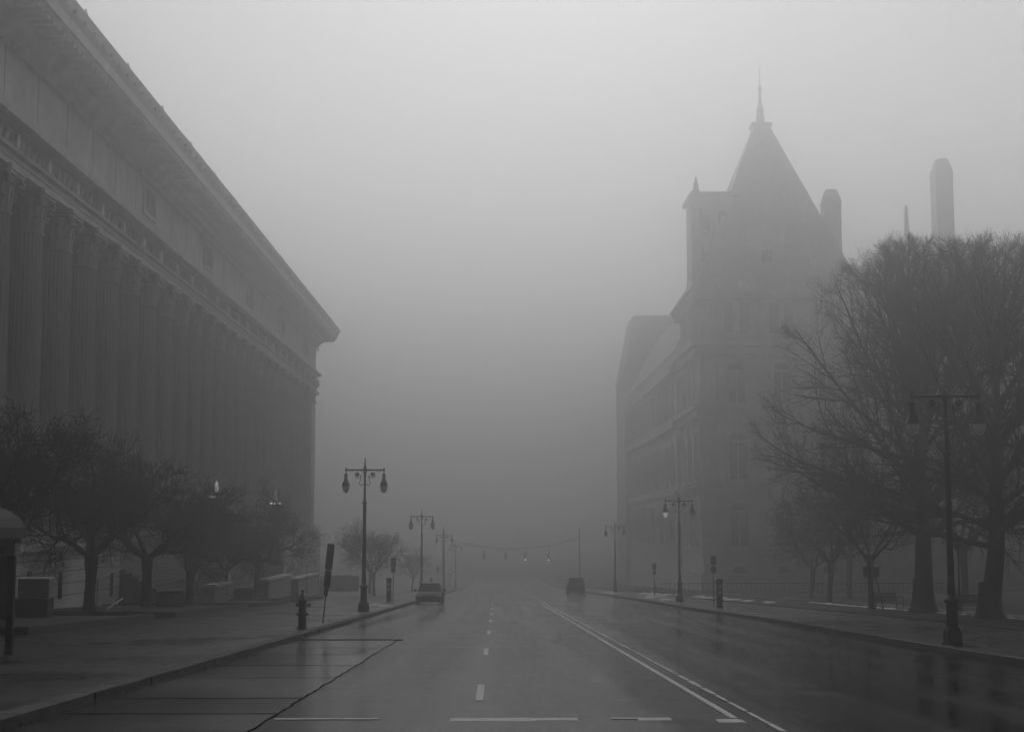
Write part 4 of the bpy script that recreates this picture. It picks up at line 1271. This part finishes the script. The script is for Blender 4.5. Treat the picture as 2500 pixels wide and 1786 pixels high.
for i in range(34): b.box(X0 + .1 + i * .6, X0 + .35 + i * .6, YF - .5, YF - .42, 17.2, 18.1)
b.build('balustrade_relief', S, cap)
# corner stack on the left with flat top and pinnacle
MB().box(27.9, 33.9, YF + 4, YF + 12, 33.5, 48.6).build('corner_tower', S, cap)
tw = MB().box(27.4, 34.2, YF + 3.6, YF + 12.3, 48.6, 49.2).box(27.5, 28.3, YF + 3.6, YF + 4.4, 40.8, 43.5).frustum(28.3, YF + 4.4, 49.2, 51.6, 1.0, 1.0, .15, .15).build('tower_parapet', S, cap)
MB().box(27.5, 28.6, YF + 3.5, YF + 4.5, 33.5, 49.0).build('tower_turret', S, cap)
MB().box(46.6, 49.0, YF + 4, YF + 6.4, 34, 48.4).box(46.5, 49.1, YF + 3.9, YF + 6.5, 47.6, 48.0).frustum(47.8, YF + 5.2, 48.4, 49.8, 2.3, 2.3, 1.5, 1.5).build('chimney', S, cap)
# wing running back along the street
wgx = 27.4
MB().box(wgx, 60, YF + 22, 318, -14, 28.5).build('wing_wall', S, cap)
for z0, z1, p in ((25.3, 26.9, .9), (16.8, 18.2, .7), (6.6, 7.4, .5)):
    MB().box(wgx - p, wgx + .02, YF + 22.01, 318.5, z0, z1).build('wing_course', S, cap)
MB().prism([(wgx - .5, 28.5), (60.5, 28.5), (52, 40), (33, 40)], YF + 21, 318).build('wing_roof', M['slate'], cap)
for y in [222 + 7.5 * i for i in range(12)]:
    for z0, z1 in ((18.7, 24.0), (8.2, 14.4), (-.9, 5.0)): win(wgx, y, z0, z1, 2.3, face='s', double=False)
MB().box(26.6, 40, 296, 318, -14, 33).box(26.3, 40, 295.6, 318.4, 33, 33.8).build('far_pavilion', S, cap)
MB().frustum(33.3, 307, 33.8, 46.5, 13.4, 21, 9, 14).build('far_roof', M['slate'], cap)
# main block behind the trees, with tall stack and pinnacle
MB().box(48.4, 108, YF + 9, YF + 60, -10, 30).build('main_block', S, cap)
MB().box(48.4, 108.5, YF + 8.4, YF + 60, 29.3, 30.3).build('main_cornice', S, cap)
MB().prism([(YF + 8.5, 30.3), (YF + 60, 30.3), (YF + 44, 43.6 + 1.2), (YF + 20, 43.6 + 1.2)], 60, 108, 'x').build('main_roof', M['slate'], cap)
MB().box(66.8, 69.4, YF + 17, YF + 20, 35, 56.2).box(66.7, 69.5, YF + 16.9, YF + 20.1, 55.0, 55.4).frustum(68.1, YF + 18.5, 56.2, 57.8, 2.5, 2.5, 1.6, 1.6).build('tall_chimney', S, cap)
MB().frustum(61.2, YF + 14, 36, 49.6, 1.6, 1.6, .3, .3).build('gable_pinnacle', S, cap)
for x in (52.5, 58.5, 64.5, 70.5, 76.5, 82.5, 88.5):
    for z0, z1 in ((18.7, 24.3), (8.2, 14.6), (-.9, 5.1)): win(x, YF + 9, z0, z1, 2.3, double=False)
# railing in front of the stone building
t = thing('park_railing', 'low dark iron railing along the foot of the pyramid-roofed building', 'railing', (0, 0, 0))
b = MB(); r2 = MB()
for i in range(60):
    x = 17 + i * .5; b.box(x, x + .04, 150, 150.04, G(x, 150) + .1, G(x, 150) + 1.25)
r2.box(17, 47, 149.98, 150.06, G(20, 150) + 1.2, G(20, 150) + 1.26).box(17, 47, 149.98, 150.06, G(20, 150) + .25, G(20, 150) + .3)
b.build('pickets', M['iron'], t); r2.build('rail', M['iron'], t)
